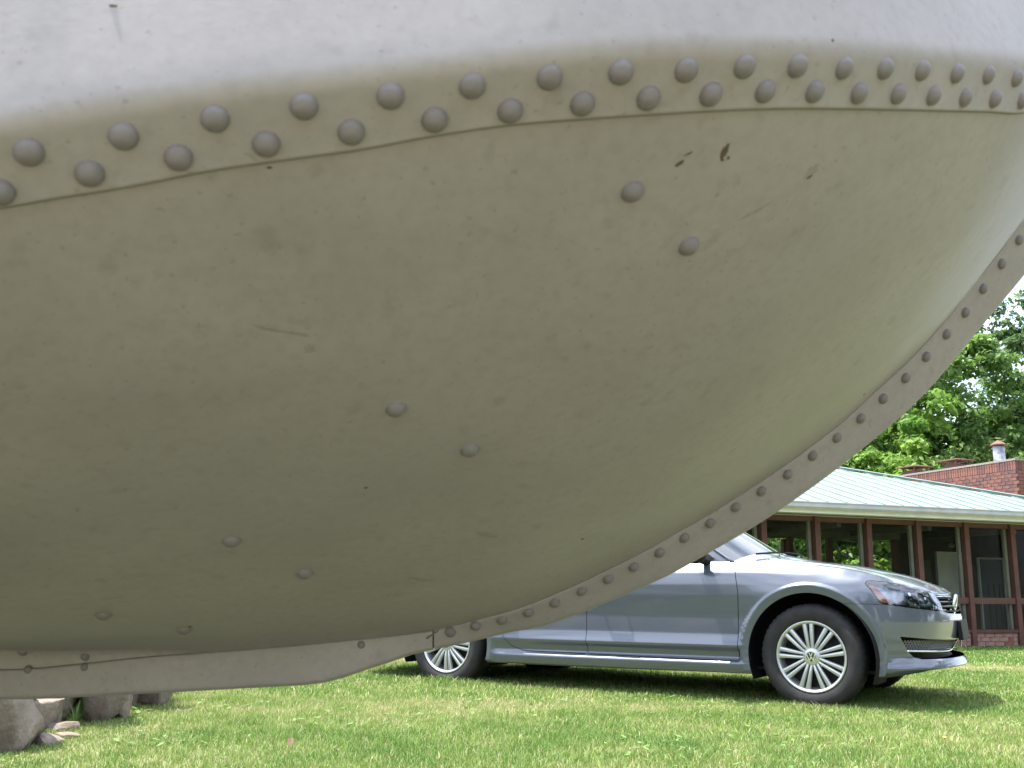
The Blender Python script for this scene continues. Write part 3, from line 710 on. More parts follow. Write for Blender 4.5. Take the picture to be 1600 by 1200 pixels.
for k in ks:
    x = k*SP
    if x-.1 < T0 or x > T1: continue
    for (za, zb) in ((-.1, .229), (.283, .721), (.829, 2.049)): pass
    MB().box((x-.10, -.05, -.1), (x, .06, 2.132)).build('post', M['redwood'], bld)
    fr = MB().box((x-.20, .02, .829), (x-.145, .075, 2.049)).box((x-.20, .02, .283), (x-.145, .075, .721)).build('window_frame', M['graytrim'], bld)
    for za, zb in ((.829, 2.049), (.283, .721)):
        MB().add([(x+.001, .085, za), (x+SP-.101, .085, za), (x+SP-.101, .085, zb), (x+.001, .085, zb)], [(0, 1, 2, 3)]).build('pane', M['pane'], bld)
bbox('corner_post', (T1-.14, -.055, -.1), (T1+.01, .09, 2.132), M['redwood'])
# porch inside
bbox('floor', (T0, .13, -.06), (T1, 2.4, .02), M['mortar'])
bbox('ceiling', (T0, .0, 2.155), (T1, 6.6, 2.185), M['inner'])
for i, x in enumerate(np.arange(-8, 7, 1.9)):
    MB().box((x, .13, 1.98), (x+.09, 2.4, 2.09)).build('beam', M['graytrim'], bld)
bbox('cross_beam', (T0, 2.28, 1.94), (4.6, 2.42, 2.06), M['graytrim'])
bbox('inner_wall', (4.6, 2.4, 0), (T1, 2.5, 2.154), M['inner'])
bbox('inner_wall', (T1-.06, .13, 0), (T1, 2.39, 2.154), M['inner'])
bbox('rear_rail', (T0, 2.3, .75), (4.6, 2.4, .85), M['graytrim'])
for x in (-6.2, -4.2, -2.2, -.6, .75, 2.05, 2.95, 4.5): MB().box((x-.05, 2.3, 0), (x+.05, 2.4, 1.939)).build('rear_post', M['redwood'], bld)
MB().box((5.0, 2.34, .0), (5.35, 2.398, 1.55)).build('wall_panel', M['graytrim'], bld)
dr = MB().box((5.56, 2.33, .02), (6.30, 2.39, 1.68)).build('white_door', M['white'], bld)
MB().box((5.51, 2.325, .02), (5.555, 2.395, 1.73)).box((6.305, 2.325, .02), (6.35, 2.395, 1.73)).box((5.556, 2.325, 1.682), (6.304, 2.395, 1.73)).build('door_frame', M['white'], dr)
MB().box((6.04, 2.32, 1.38), (6.10, 2.329, 1.60)).build('notice', M['graytrim'], dr); MB().box((5.64, 2.30, .78), (5.68, 2.329, .83)).build('handle', M['zinc'], dr)
MB().box((6.12, 2.318, .30), (6.22, 2.329, 1.12)).build('kick_panel', M['gutter'], dr)
gd = MB().box((6.60, 2.36, .05), (7.20, 2.39, 1.60)).build('glazed_door', M['dglass'], bld)
MB().box((6.565, 2.34, .05), (6.599, 2.395, 1.635)).box((7.201, 2.34, .05), (7.235, 2.395, 1.635)).box((6.60, 2.34, 1.601), (7.20, 2.395, 1.635)).build('door_frame', M['white'], gd)
for x in (6.78, 6.93, 7.06): MB().box((x, 2.348, .06), (x+.014, 2.359, 1.1)).build('blind', M['inner'], gd)
lamp_m = mat('dull_lamp_globe', (.22, .22, .18), .5); lg = MB(); lg.lathe([(.001, .05), (.05, .04), (.072, 0), (.05, -.05), (.001, -.06)], 14, 'z'); o = lg.build('wall_lamp', lamp_m, bld, True); o.location = (5.85, 2.28, 1.86)
# eaves
bbox('soffit', (T0-.6, -.60, 2.136), (T1+.10, -.012, 2.154), M['white'])
bbox('soffit_batten', (T0-.6, -.40, 2.122), (T1+.10, -.33, 2.1355), M['graytrim'])
bbox('fascia', (T0-.6, -.625, 2.134), (T1+.10, -.602, 2.285), M['white'])
gt = MB(); pr = [(-.627, 2.300), (-.627, 2.195), (-.70, 2.190), (-.735, 2.225), (-.735, 2.280), (-.75, 2.290), (-.75, 2.305), (-.738, 2.307), (-.728, 2.287), (-.724, 2.230), (-.697, 2.202), (-.637, 2.205), (-.637, 2.300)]
gt.grid(np.array([[(t, a, b) for a, b in pr] for t in (T0-.6, T1+.11)])); gt.build('gutter', M['gutter'], bld)
# metal roof: hip at the right-hand corner, pans one by one
TC, E0, ZE, SL, SMX = 7.42, -.66, 2.302, .297, 3.9
def rp(t, s, dz=0.): return (t, E0+s, ZE+SL*s+dz)
PW = .37
for i in range(48):
    t1 = TC - i*PW; t0 = t1-PW; s1 = min(TC-t1, SMX); s0 = min(TC-t0, SMX)
    b = MB(); a = .010
    top = [rp(t0, 0, a), rp(t1, 0, a), rp(t1, max(s1, .001), a), rp(t0, s0, a)]; bot = [rp(t0, 0, -a), rp(t1, 0, -a), rp(t1, max(s1, .001), -a), rp(t0, s0, -a)]
    b.add(top+bot, [(0, 1, 2, 3), (7, 6, 5, 4), (0, 4, 5, 1), (1, 5, 6, 2), (2, 6, 7, 3), (3, 7, 4, 0)]); b.build('roof_panel', M['roof'], bld)
    if s0 > .1:
        r_ = MB(); h = .026
        P0 = [rp(t0-.011, -.015, .004), rp(t0+.011, -.015, .004), rp(t0+.011, s0-.05, .004), rp(t0-.011, s0-.05, .004)]
        r_.add(P0 + [(x, y, z+h) for x, y, z in P0], [(0, 1, 5, 4), (1, 2, 6, 5), (2, 3, 7, 6), (3, 0, 4, 7), (4, 5, 6, 7)]); r_.build('roof_seam', M['roof'], bld)
# drip edge, dark strips painting the shaded gaps under the hip cap, hip cap, ridge cap, other slopes
MB().box((T0-.6, E0-.03, ZE-.05), (TC, E0-.002, ZE-.012)).build('drip_edge', M['gutter'], bld)
n_ = int(SMX/PW)
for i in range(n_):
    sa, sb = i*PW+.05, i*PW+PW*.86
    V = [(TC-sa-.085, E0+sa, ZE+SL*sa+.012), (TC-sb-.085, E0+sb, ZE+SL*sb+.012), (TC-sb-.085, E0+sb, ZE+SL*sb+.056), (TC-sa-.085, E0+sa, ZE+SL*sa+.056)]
    V += [(x-.02, y-.02, z) for x, y, z in V]; b = MB().add(V, [(0, 1, 2, 3), (7, 6, 5, 4), (3, 2, 6, 7), (0, 4, 5, 1), (0, 3, 7, 4), (1, 5, 6, 2)]); b.build('hip_gap_shade', M['roof_edge'], bld)
def cap_strip(p, q, wv, hv, name):
    p, q = np.array(p), np.array(q); d = (q-p)/np.linalg.norm(q-p); s = np.cross(d, [0, 0, 1]); s /= np.linalg.norm(s); u = np.array([0, 0, 1.])
    V = [p-s*wv, p+u*hv, p+s*wv, q-s*wv, q+u*hv, q+s*wv]; V += [v-u*.012 for v in V]
    MB().add(V, [(0, 1, 4, 3), (1, 2, 5, 4), (6, 9, 10, 7), (7, 10, 11, 8), (0, 3, 9, 6), (2, 8, 11, 5), (0, 6, 7, 1), (1, 7, 8, 2), (3, 4, 10, 9), (4, 5, 11, 10)]).build(name, M['roof'], bld)
ap = rp(TC-SMX, SMX); cap_strip((TC, E0, ZE+.048), (ap[0], ap[1], ap[2]+.048), .075, .018, 'hip_cap'); cap_strip((ap[0], ap[1], ap[2]+.048), (T0-.6, ap[1], ap[2]+.048), .08, .018, 'ridge_cap')
EB = E0+2*SMX
MB().add([(TC, E0, ZE), (TC, EB, ZE), (ap[0], ap[1], ap[2])], [(0, 1, 2)]).build('side_roof_slope', M['roof'], bld)
MB().add([(TC, EB, ZE), (T0-.6, EB, ZE), (T0-.6, ap[1], ap[2]), (ap[0], ap[1], ap[2])], [(0, 1, 2, 3)]).build('rear_roof_slope', M['roof'], bld)
for x in np.arange(T0, 7.3, 2.3): MB().box((x, EB-.5, -.1), (x+.12, EB-.38, 2.15)).build('rear_column', M['redwood'], bld)
# brick chimney mass beyond the porch end
CH0, CH1, CO0, CO1, CZ = 7.94, 9.1, 2.5, 6.25, 3.79
ch = MB().box((CH0+.014, CO0+.014, -.1), (CH1, CO1, CZ-.045)).build('chimney', M['mortar'], bld)
MB().box((CH0-.01, CO0-.01, CZ-.044), (CH1+.01, CO1+.01, CZ)).build('cap_slab', M['mortar'], ch)
sold = {k: bevel_box_mesh('brick', .03, .063, .20, .003, M[k]) for k in ('brick', 'brick_dark')}
soldf = {k: bevel_box_mesh('brick', .063, .03, .20, .003, M[k]) for k in ('brick', 'brick_dark')}
strl = {k: bevel_box_mesh('brick', .03, .197, .065, .003, M[k]) for k in ('brick', 'brick_dark')}
random.seed(9); pick = lambda: random.choice(['brick', 'brick', 'brick_dark'])
y = CO0+.034
while y < CO1-.03:
    link('brick', sold[pick()], ch, (CH0+.012+random.uniform(-.003, .003), y, CZ-.15)); y += .073
x = CH0+.06
while x < CH1:
    link('brick', soldf[pick()], ch, (x, CO0+.012, CZ-.15)); x += .073
for c in range(11):
    z = CZ-.296-c*.076; y = CO0+.1-(.104 if c % 2 else 0); lim = CO0 + 3.6 - c*.32
    while y < lim:
        link('brick', strl[pick()], ch, (CH0+.012+random.uniform(-.004, .004), max(y, CO0+.05), z)); y += .207
    x = CH0+.13-(.104 if c % 2 else 0)
    while x < CH0+.75:
        link('brick', bmesh_lib[pick()], ch, (max(x, CH0+.1), CO0+.012, z)); x += .207
def flue(t, o, zc_, wv):
    f = MB().box((t-wv*.33, o-wv*.33, CZ-.02), (t+wv*.33, o+wv*.33, zc_-.09)).build('flue', M['brick_dark'], ch)
    for sx in (-1, 1):
        for sy in (-1, 1): MB().box((t+sx*wv*.3-.012, o+sy*wv*.3-.012, zc_-.091), (t+sx*wv*.3+.012, o+sy*wv*.3+.012, zc_+.01)).build('cap_leg', M['rust'], f) if False else None
    c = MB(); h = .07
    c.add([(t-wv*.5, o-wv*.5, zc_-.012), (t+wv*.5, o-wv*.5, zc_-.012), (t+wv*.5, o+wv*.5, zc_-.012), (t-wv*.5, o+wv*.5, zc_-.012), (t, o, zc_+h), (t-wv*.5, o-wv*.5, zc_+.008), (t+wv*.5, o-wv*.5, zc_+.008), (t+wv*.5, o+wv*.5, zc_+.008), (t-wv*.5, o+wv*.5, zc_+.008)],
          [(3, 2, 1, 0), (0, 1, 6, 5), (1, 2, 7, 6), (2, 3, 8, 7), (3, 0, 5, 8), (5, 6, 4), (6, 7, 4), (7, 8, 4), (8, 5, 4)])
    for sx in (-1, 1):
        for sy in (-1, 1): c.box((t+sx*wv*.32-.014, o+sy*wv*.32-.014, zc_-.10), (t+sx*wv*.32+.014, o+sy*wv*.32+.014, zc_-.0125))
    c.build('flue_cap', M['rust'], ch)
flue(8.30, 4.60, 3.99, .62); flue(8.30, 6.0, 3.99, .62)
v = MB(); v.lathe([(.125, 0), (.125, .40), (.118, .40), (.118, 0)], 22, 'z'); o = v.build('vent_pipe', M['zinc'], ch, True); o.location = (8.30, 3.28, CZ-.02)
v = MB(); v.lathe([(.001, .12), (.07, .085), (.175, .015), (.175, 0), (.001, .01)], 22, 'z'); o = v.build('vent_cap', M['rust'], ch); o.location = (8.30, 3.28, CZ+.40)
v = MB(); v.lathe([(.10, 0), (.10, .05)], 16, 'z'); o = v.build('vent_neck', M['rust'], ch); o.location = (8.30, 3.28, CZ+.36)

# ---------------------------------------------------------------- trees
def leaf_cloud(centers, radii, per, size, cols, seed, flat=.75):
    r = np.random.default_rng(seed); nC = len(centers)
    idx = np.repeat(np.arange(nC), per); n = len(idx)
    d = r.normal(size=(n, 3)); d /= np.linalg.norm(d, axis=1)[:, None]; rad = r.random(n)**.45
    P = centers[idx] + d*rad[:, None]*radii[idx][:, None]*np.array([1, 1, flat])
    nz = d*.6 + r.normal(size=(n, 3))*.55 + np.array([0, 0, .55]); nz /= np.linalg.norm(nz, axis=1)[:, None]
    t = np.cross(nz, r.normal(size=(n, 3))); t /= np.linalg.norm(t, axis=1)[:, None]; b = np.cross(nz, t)
    s = size*(.6+.8*r.random(n))[:, None]
    V = np.stack([P-t*s*.62, P-b*s*.34+nz*s*.10, P+t*s*.62-nz*s*.10, P+b*s*.34+nz*s*.10], 1)
    hue = np.clip(.5 + .28*r.normal(size=nC)[idx] + .16*r.normal(size=n), 0, 1)[:, None]
    c = cols[0]*(1-hue) + cols[1]*hue
    return V, c
def tube_chain(mb, p, q, r0, r1, seg, wob, r):
    pts = []
    for i in range(seg+1):
        u = i/seg; o = np.array([r.normal(), r.normal(), r.normal()*.5])*wob*math.sin(math.pi*u)
        pts.append(p+(q-p)*u+o)
    mb.tube(pts, [r0+(r1-r0)*i/seg for i in range(seg+1)], 6); return pts
def tree(name, label, x, y, h, rad, crown_lo, nclump, per, lsize, cols, seed, group=None, cat='tree', squash=1.):
    r = np.random.default_rng(seed); zb = -.3
    root = thing(name, label, cat, (x, y, zb), group=group)
    tb = MB(); top = np.array([r.normal()*.25, r.normal()*.25, h*.80]); tr = .022*h
    trunk = tube_chain(tb, np.zeros(3), top, tr, tr*.25, 8, .10*rad*.4, r)
    cen = []; rr = []
    nl = 11
    for k in range(nl):
        u = crown_lo + (1-crown_lo)*(k+.4)/nl; base = trunk[min(int(u*.8*8), 7)]; a = k*2.4 + r.random()*.7
        prof = math.sin(math.pi*min(.97, .18+.80*(k+.5)/nl))**.7
        Lr = rad*prof*(.7+.5*r.random()); tip = np.array([math.cos(a)*Lr, math.sin(a)*Lr, min(h*.97, base[2] + Lr*(.28+.35*r.random()))])
        br = tube_chain(tb, base, tip, tr*.42*(1-.5*k/nl), tr*.08, 5, .07*Lr, r)
        for j in range(3):
            p = br[2+j]; s = p + np.array([r.normal(), r.normal(), r.normal()*.5+.25])*.30*rad
            tube_chain(tb, p, s, tr*.12, tr*.04, 3, .03*rad, r); cen.append(s); rr.append(.20*rad)
        cen.append(tip); rr.append(.24*rad)
    extra = max(0, nclump-len(cen))
    for _ in range(extra):
        d = r.normal(size=3); d /= np.linalg.norm(d); q = r.random()**.4
        zc_ = h*(crown_lo+1)/2; hz = h*(1-crown_lo)/2
        cen.append(np.array([d[0]*rad*q, d[1]*rad*q, zc_+d[2]*hz*q])); rr.append((.11+.12*r.random())*rad)
    V, c = leaf_cloud(np.array(cen), np.array(rr), per, lsize, [np.array(cols[0]), np.array(cols[1])], seed+5, .62*squash)
    n = len(V); b = np.arange(n)*4
    me = fast_mesh('crown', V.reshape(-1, 3), tris=np.concatenate([np.stack([b, b+1, b+2], 1), np.stack([b, b+2, b+3], 1)]), mat=M['leaf'])
    ca = me.color_attributes.new('Col', 'FLOAT_COLOR', 'POINT'); ca.data.foreach_set('color', np.concatenate([np.repeat(c, 4, 0), np.ones((n*4, 1))], 1).astype(np.float32).ravel())
    link('crown', me, root); tb.build('trunk', M['bark'], root, True)
    return root
G1 = ((.08, .16, .038), (.18, .30, .07)); G2 = ((.10, .215, .035), (.24, .38, .07)); G3 = ((.14, .23, .06), (.28, .37, .12)); G4 = ((.055, .11, .040), (.12, .20, .07))
TG = 'trees beyond the building'
tree('maple_tree', 'bright yellow green maple just behind the roof, left of the flue caps', 11.0, 29.6, 7.8, 2.9, .10, 160, 150, .17, G2, 101, TG)
tree('maple_tree', 'taller mid green tree rising behind the bright maple', 13.6, 31.5, 9.6, 3.2, .08, 200, 150, .18, G1, 102, TG)
tree('ash_tree', 'feathery pale green tree behind the round vent pipe', 14.9, 28.5, 5.9, 2.1, .08, 120, 150, .12, G3, 103, TG)
tree('oak_tree', 'dark tall tree with bare twigs against the white sky, farthest right', 18.2, 33.0, 12.0, 3.2, .12, 140, 130, .17, G4, 104, TG)
tree('oak_tree', 'dark green tree filling the gap low behind the chimney', 17.3, 36.0, 7.2, 4.0, .05, 150, 130, .19, G1, 105, TG)
tree('maple_tree', 'shaded tree behind the left end of the roof', 8.4, 33.0, 7.0, 3.4, .05, 150, 140, .18, G1, 106, TG)
tree('maple_tree', 'bushy green tree seen through the porch glass', 5.6, 29.0, 5.0, 2.8, .02, 130, 150, .16, G1, 107, TG)
tree('maple_tree', 'sunlit tree seen through the porch bay beside the white door', 10.6, 31.0, 4.4, 2.6, .0, 130, 150, .16, G2, 108, TG)
tree('oak_tree', 'far dark tree showing low between the nearer crowns', 12.0, 42.0, 9.5, 4.5, .05, 150, 120, .22, G4, 109, TG)
for i, (x, y, rr_, lab, cc) in enumerate([(7.2, 26.0, 1.5, 'low dark shrub beyond the porch, behind its second bay', G1), (9.2, 27.0, 1.6, 'low green shrub beyond the porch, behind its third bay', G2), (4.4, 25.5, 1.6, 'low shaded shrub beyond the leftmost porch bay', G1)]):
    tree('shrub', lab, x, y, 1.9, rr_, .0, 70, 120, .12, cc, 120+i, 'shrubs beyond the porch', 'shrub', 1.2)

# the wood that closes the lawn behind the viewer, one far mass (it shows in the paint and the glass)
rw_ = np.random.default_rng(77); nW = 760
an_ = np.radians(rw_.uniform(-290, 35, nW)); rd_ = np.where(an_ < math.radians(-225), 44., 30.) + 12*rw_.random(nW); cx_ = rd_*np.cos(an_); cy_ = rd_*np.sin(an_); cz_ = rw_.random(nW)**.8*(7.5+3*np.sin(cx_*.21)+2*np.sin(cx_*.53))*np.where(an_ > math.radians(-55), 1.4, 1)*np.where((an_ < math.radians(-95)) & (an_ > math.radians(-185)), .38, 1)  # heights by direction shaped for reflections in the car and light on the hull
V, c = leaf_cloud(np.stack([cx_, cy_, cz_], 1), 1.5+1.6*rw_.random(nW), 110, .75, [np.array((.03, .06, .016)), np.array((.07, .12, .03))], 78, .8)
n = len(V); b = np.arange(n)*4
me = fast_mesh('woodland', V.reshape(-1, 3), tris=np.concatenate([np.stack([b, b+1, b+2], 1), np.stack([b, b+2, b+3], 1)]), mat=M['leaf'])
ca = me.color_attributes.new('Col', 'FLOAT_COLOR', 'POINT'); ca.data.foreach_set('color', np.concatenate([np.repeat(c, 4, 0), np.ones((n*4, 1))], 1).astype(np.float32).ravel())
tag(link('woodland', me), 'dense green wood closing off the far side of the lawn', 'woodland', kind='stuff')
# ---------------------------------------------------------------- parked car
def paint(name):
    m = mat(name, (.100, .114, .145), .36, .42)
    b = m.node_tree.nodes['Principled BSDF']; b.inputs['Coat Weight'].default_value = 1.0; b.inputs['Coat Roughness'].default_value = .035
    tc = node(m, 'ShaderNodeTexCoord'); n = node(m, 'ShaderNodeTexNoise'); n.inputs['Scale'].default_value = 3.2; n.inputs['Detail'].default_value = 6
    r = node(m, 'ShaderNodeMapRange'); r.inputs[1].default_value = .35; r.inputs[2].default_value = .7; r.inputs[3].default_value = .03; r.inputs[4].default_value = .10
    lnk(m, tc.outputs['Object'], n.inputs['Vector']); lnk(m, n.outputs['Fac'], r.inputs[0]); lnk(m, r.outputs[0], b.inputs['Coat Roughness'])
    return m
M['paint'] = paint('blue_grey_metallic_paint')
M['black'] = mat('black_plastic', (.009, .009, .010), .6); M['black'].node_tree.nodes['Principled BSDF'].inputs['Specular IOR Level'].default_value = .2
M['mesh'] = mat('grille_lattice_plastic', (.14, .14, .15), .4)
M['gloss'] = mat('gloss_black', (.006, .006, .007), .12)
M['rubber'] = mottle(mat('tyre_rubber', rough=.78), (.010, .010, .011), (.022, .021, .021), scale=14, bump=.2, bscale=120)
M['silver'] = mottle(mat('silver_wheel_paint', rough=.32, metal=.65), (.50, .51, .51), (.57, .58, .58), scale=8)
M['chrome'] = mat('chrome', (.85, .86, .88), .08, 1.)
M['steel'] = mottle(mat('dark_steel', rough=.5, metal=.6), (.012, .012, .015), (.03, .028, .03), scale=14)
M['amber'] = mat('amber_plastic', (.85, .30, .16), .3); M['amber'].node_tree.nodes['Principled BSDF'].inputs['Coat Weight'].default_value = .6
M['carglass'] = glassy('windscreen_glass', (.72, .84, .80), ior=1.75, alpha=.75)
M['sideglass'] = glassy('tinted_side_glass', (.5, .55, .55), alpha=.45)
M['lens'] = glassy('lamp_lens', (.92, .95, 1.0), ior=2.1, rough=.06, alpha=.92)
M['house'] = mat('lamp_housing', (.45, .49, .58), .28, .5)
M['reflector'] = mat('lamp_reflector', (.75, .77, .80), .12, 1.)
M['red'] = mat('red_lens', (.45, .01, .01), .15)
M['seat'] = mat('dark_cabin', (.02, .02, .022), .8)
M['emblem_blue'] = mat('emblem_dark', (.03, .045, .10), .25)
TH, TILT = -.5434, -math.atan(.0237/2.803)
car = thing('parked_car', 'blue grey sedan parked on the grass with silver multi spoke wheels', 'car', (2.36489934, 7.21175191, -.01198831), (0, TILT, TH))

# grid over the near half of the lower body, in (s, z)
s_grid = np.unique(np.r_[np.linspace(0, s_of(5), 46), np.linspace(s_of(5), s_of(5)+.62, 46), np.linspace(s_of(5)+.62, s_of(7)-.1, 44), np.linspace(s_of(7)-.1, s_of(9), 64), np.linspace(s_of(9), SMAX, 132)])
NR = 112
Sg = np.repeat(s_grid[:, None], NR, 1); vv = np.linspace(0, 1, NR)[None]
Zg = zbot(s_grid)[:, None] + (ztop(s_grid)-zbot(s_grid))[:, None]*vv
SZ = np.stack([Sg, Zg], -1).reshape(-1, 2)
n_s = len(s_grid); ii, jj = np.meshgrid(np.arange(n_s-1), np.arange(NR-1), indexing='ij'); q = (ii*NR+jj).ravel()
QF = np.stack([q, q+NR, q+NR+1, q+1], 1)
class Patch:                                       # polygons over an (s,z) vertex list, split exactly along level sets
    def __init__(s, sz, faces): s.sz = sz; s.F = faces
    def split(s, fn):
        f = fn(s.sz[:, 0], s.sz[:, 1]); f = np.where(np.abs(f) < 1e-6, 1e-6, f); inside = f < 0
        sz = [s.sz]; extra = []; cache = {}; n0 = len(s.sz); A = []; B = []
        for fc in s.F:
            k = inside[list(fc)]
            if k.all(): A.append(fc); continue
            if not k.any(): B.append(fc); continue
            pa, pb = [], []
            for i in range(len(fc)):
                u, v = fc[i], fc[(i+1) % len(fc)]
                (pa if inside[u] else pb).append(u)
                if inside[u] != inside[v]:
                    key = (min(u, v), max(u, v))
                    if key not in cache:
                        t = f[u]/(f[u]-f[v]); extra.append(s.sz[u]+(s.sz[v]-s.sz[u])*t); cache[key] = n0+len(extra)-1
                    pa.append(cache[key]); pb.append(cache[key])
            if len(pa) > 2: A.append(tuple(pa))
            if len(pb) > 2: B.append(tuple(pb))
        allsz = np.vstack([s.sz]+([np.array(extra)] if extra else []))
        return Patch(allsz, A), Patch(allsz, B)
    def mesh(s, extra=0., both=False, arch=True, near=True):
        used = sorted({i for f in s.F for i in f}); mp = {u: k for k, u in enumerate(used)}
        V = body(s.sz[used, 0], s.sz[used, 1], extra, arch); F = [tuple(mp[i] for i in f) for f in s.F]
        Vm = V*np.array([1, -1, 1]); Fm = [f[::-1] for f in F]
        if both: return np.vstack([V, Vm]), F + [tuple(i+len(V) for i in f) for f in Fm]
        return (V, F) if near else (Vm, Fm)
def poly_sd(pts, grow=0.):
    """signed distance to a polygon in (s,z); negative inside"""
    P = np.array(pts, float); Q = np.roll(P, -1, 0)
    def fn(s, z):
        X = np.stack([s, z], -1); d = np.full(len(X), 9e9); ins = np.zeros(len(X), bool)
        for a, b in zip(P, Q):
            e = b-a; w_ = X-a; t = np.clip((w_@e)/(e@e), 0, 1); d = np.minimum(d, np.linalg.norm(w_-t[:, None]*e, axis=1))
            c = (a[1] > X[:, 1]) != (b[1] > X[:, 1])
            with np.errstate(divide='ignore', invalid='ignore'): xi = (b[0]-a[0])*(X[:, 1]-a[1])/(b[1]-a[1]) + a[0]
            ins ^= c & (X[:, 0] < xi)
        return np.where(ins, -d, d) - grow
    return fn
def arch_f(cx, r): return lambda s, z: np.hypot(plan(s)[0]-cx, z-.327) - r
P0 = Patch(SZ, [tuple(f) for f in QF])
_, P0 = P0.split(arch_f(0., .396)); _, P0 = P0.split(arch_f(-2.803, .396))
shell = P0
xs_ = lambda X: np.interp(X, _pc[:, 0], _ps)       # X on the side -> s
sf = lambda X: float(xs_(X))
FD = [(4.060, .995), (4.072, .921), (4.1055, .858), (4.1235, .729), (4.1155, .5565), (4.106, .3555), (4.106, .284), (sf(-1.575), .292), (sf(-1.570), .60), (sf(-1.60), .80), (sf(-1.62), 1.01)]
RD = [(sf(-1.62), 1.01), (sf(-1.60), .80), (sf(-1.570), .60), (sf(-1.575), .292), (sf(-2.10), .298), (sf(-2.20), .330), (sf(-2.255), .386), (sf(-2.33), .50), (sf(-2.42), .72), (sf(-2.50), .88), (sf(-2.52), 1.01)]
HEAD = [(4.934, .780), (4.943, .792), (4.957, .7985), (5.0787, .7922), (5.2564, .7615), (5.4482, .7300), (5.545, .7165), (5.572, .700), (5.573, .6634), (5.5652, .6148), (5.4436, .6165), (5.2237, .6341), (5.0319, .6557), (5.012, .668), (4.9944, .70), (4.965, .745)]
AMB = [(4.950, .776), (4.978, .777), (5.010, .750), (5.112, .650), (5.0319, .6557), (5.012, .668), (4.9944, .70), (4.965, .745)]
LOWG = [(5.123, .4615), (5.3547, .4435), (5.60, .434), (5.80, .430), (SMAX+.1, .429), (SMAX+.1, .318), (5.60, .318), (5.4716, .320), (5.30, .322), (5.235, .334), (5.1909, .3642), (5.150, .42)]
GRIL = [(5.600, .7125), (5.70, .7105), (SMAX+.1, .7095), (SMAX+.1, .590), (5.80, .592), (5.63, .602), (5.578, .612), (5.586, .6634), (5.588, .700)]
GAP = .0022
gap = shell
fd, P0 = P0.split(poly_sd(FD, GAP)); fdo, _ = fd.split(poly_sd(FD, -GAP))
rd, P0 = P0.split(poly_sd(RD, GAP)); rdo, _ = rd.split(poly_sd(RD, -GAP))
hl, P0 = P0.split(poly_sd(HEAD, .0020)); hlo, _ = hl.split(poly_sd(HEAD, -.0008))
lg_, P0 = P0.split(poly_sd(LOWG)); gr_, P0 = P0.split(poly_sd(GRIL))
BUMP = [(s_of(9)-.02, .6565), (4.79, .6568), (5.02, .6540), (5.0319, .6545), (5.2237, .6325), (5.4436, .6150), (5.5652, .6130), (5.59, .600), (SMAX+.2, .585), (SMAX+.2, .1), (s_of(9)-.02, .1)]
bp_, P0 = P0.split(poly_sd(BUMP, .0011)); bpo, _ = bp_.split(poly_sd(BUMP, -.0011))
RB = [(-.1, .66), (sf(-3.55), .66), (sf(-3.25), .60), (sf(-3.16), .1), (-.1, .1)]
rb_, P0 = P0.split(poly_sd(RB, .0012)); rbo, _ = rb_.split(poly_sd(RB, -.0012))
TAIL = [(.55, .70), (1.30, .74), (1.22, .90), (.55, .92)]
tl_, P0 = P0.split(poly_sd(TAIL)); 
car_obj = lambda name, VF, m, smooth=True, parent=car: obj(name, VF[0], VF[1], m, parent, smooth)
car_obj('body', P0.mesh(both=True), M['paint'])
for near in (True, False):
    d1 = car_obj('door', fdo.mesh(near=near), M['paint']); d2 = car_obj('door', rdo.mesh(near=near), M['paint'])
    for d_, X in ((d1, -1.42), (d2, -2.35)):
        s_ = -1 if near else 1; h_ = MB(); yy = .915
        h_.tube([(X-.10, s_*(yy-.02), .815), (X-.085, s_*(yy+.022), .818), (X+.07, s_*(yy+.022), .814), (X+.09, s_*(yy-.02), .812)], .012, 8); h_.build('handle', M['paint'], d_, True)
car_obj('front_bumper', bpo.mesh(both=True), M['paint']); car_obj('rear_bumper', rbo.mesh(both=True), M['paint'])
for near in (True, False): car_obj('tail_lamp', tl_.mesh(near=near), M['red'])
_q, shell = shell.split(poly_sd(LOWG, .012)); _q, shell = shell.split(poly_sd(GRIL, .012)); _q, shell = shell.split(poly_sd(HEAD, .012))
car_obj('inner_shell', shell.mesh(.016, both=True, arch=False), M['black'])
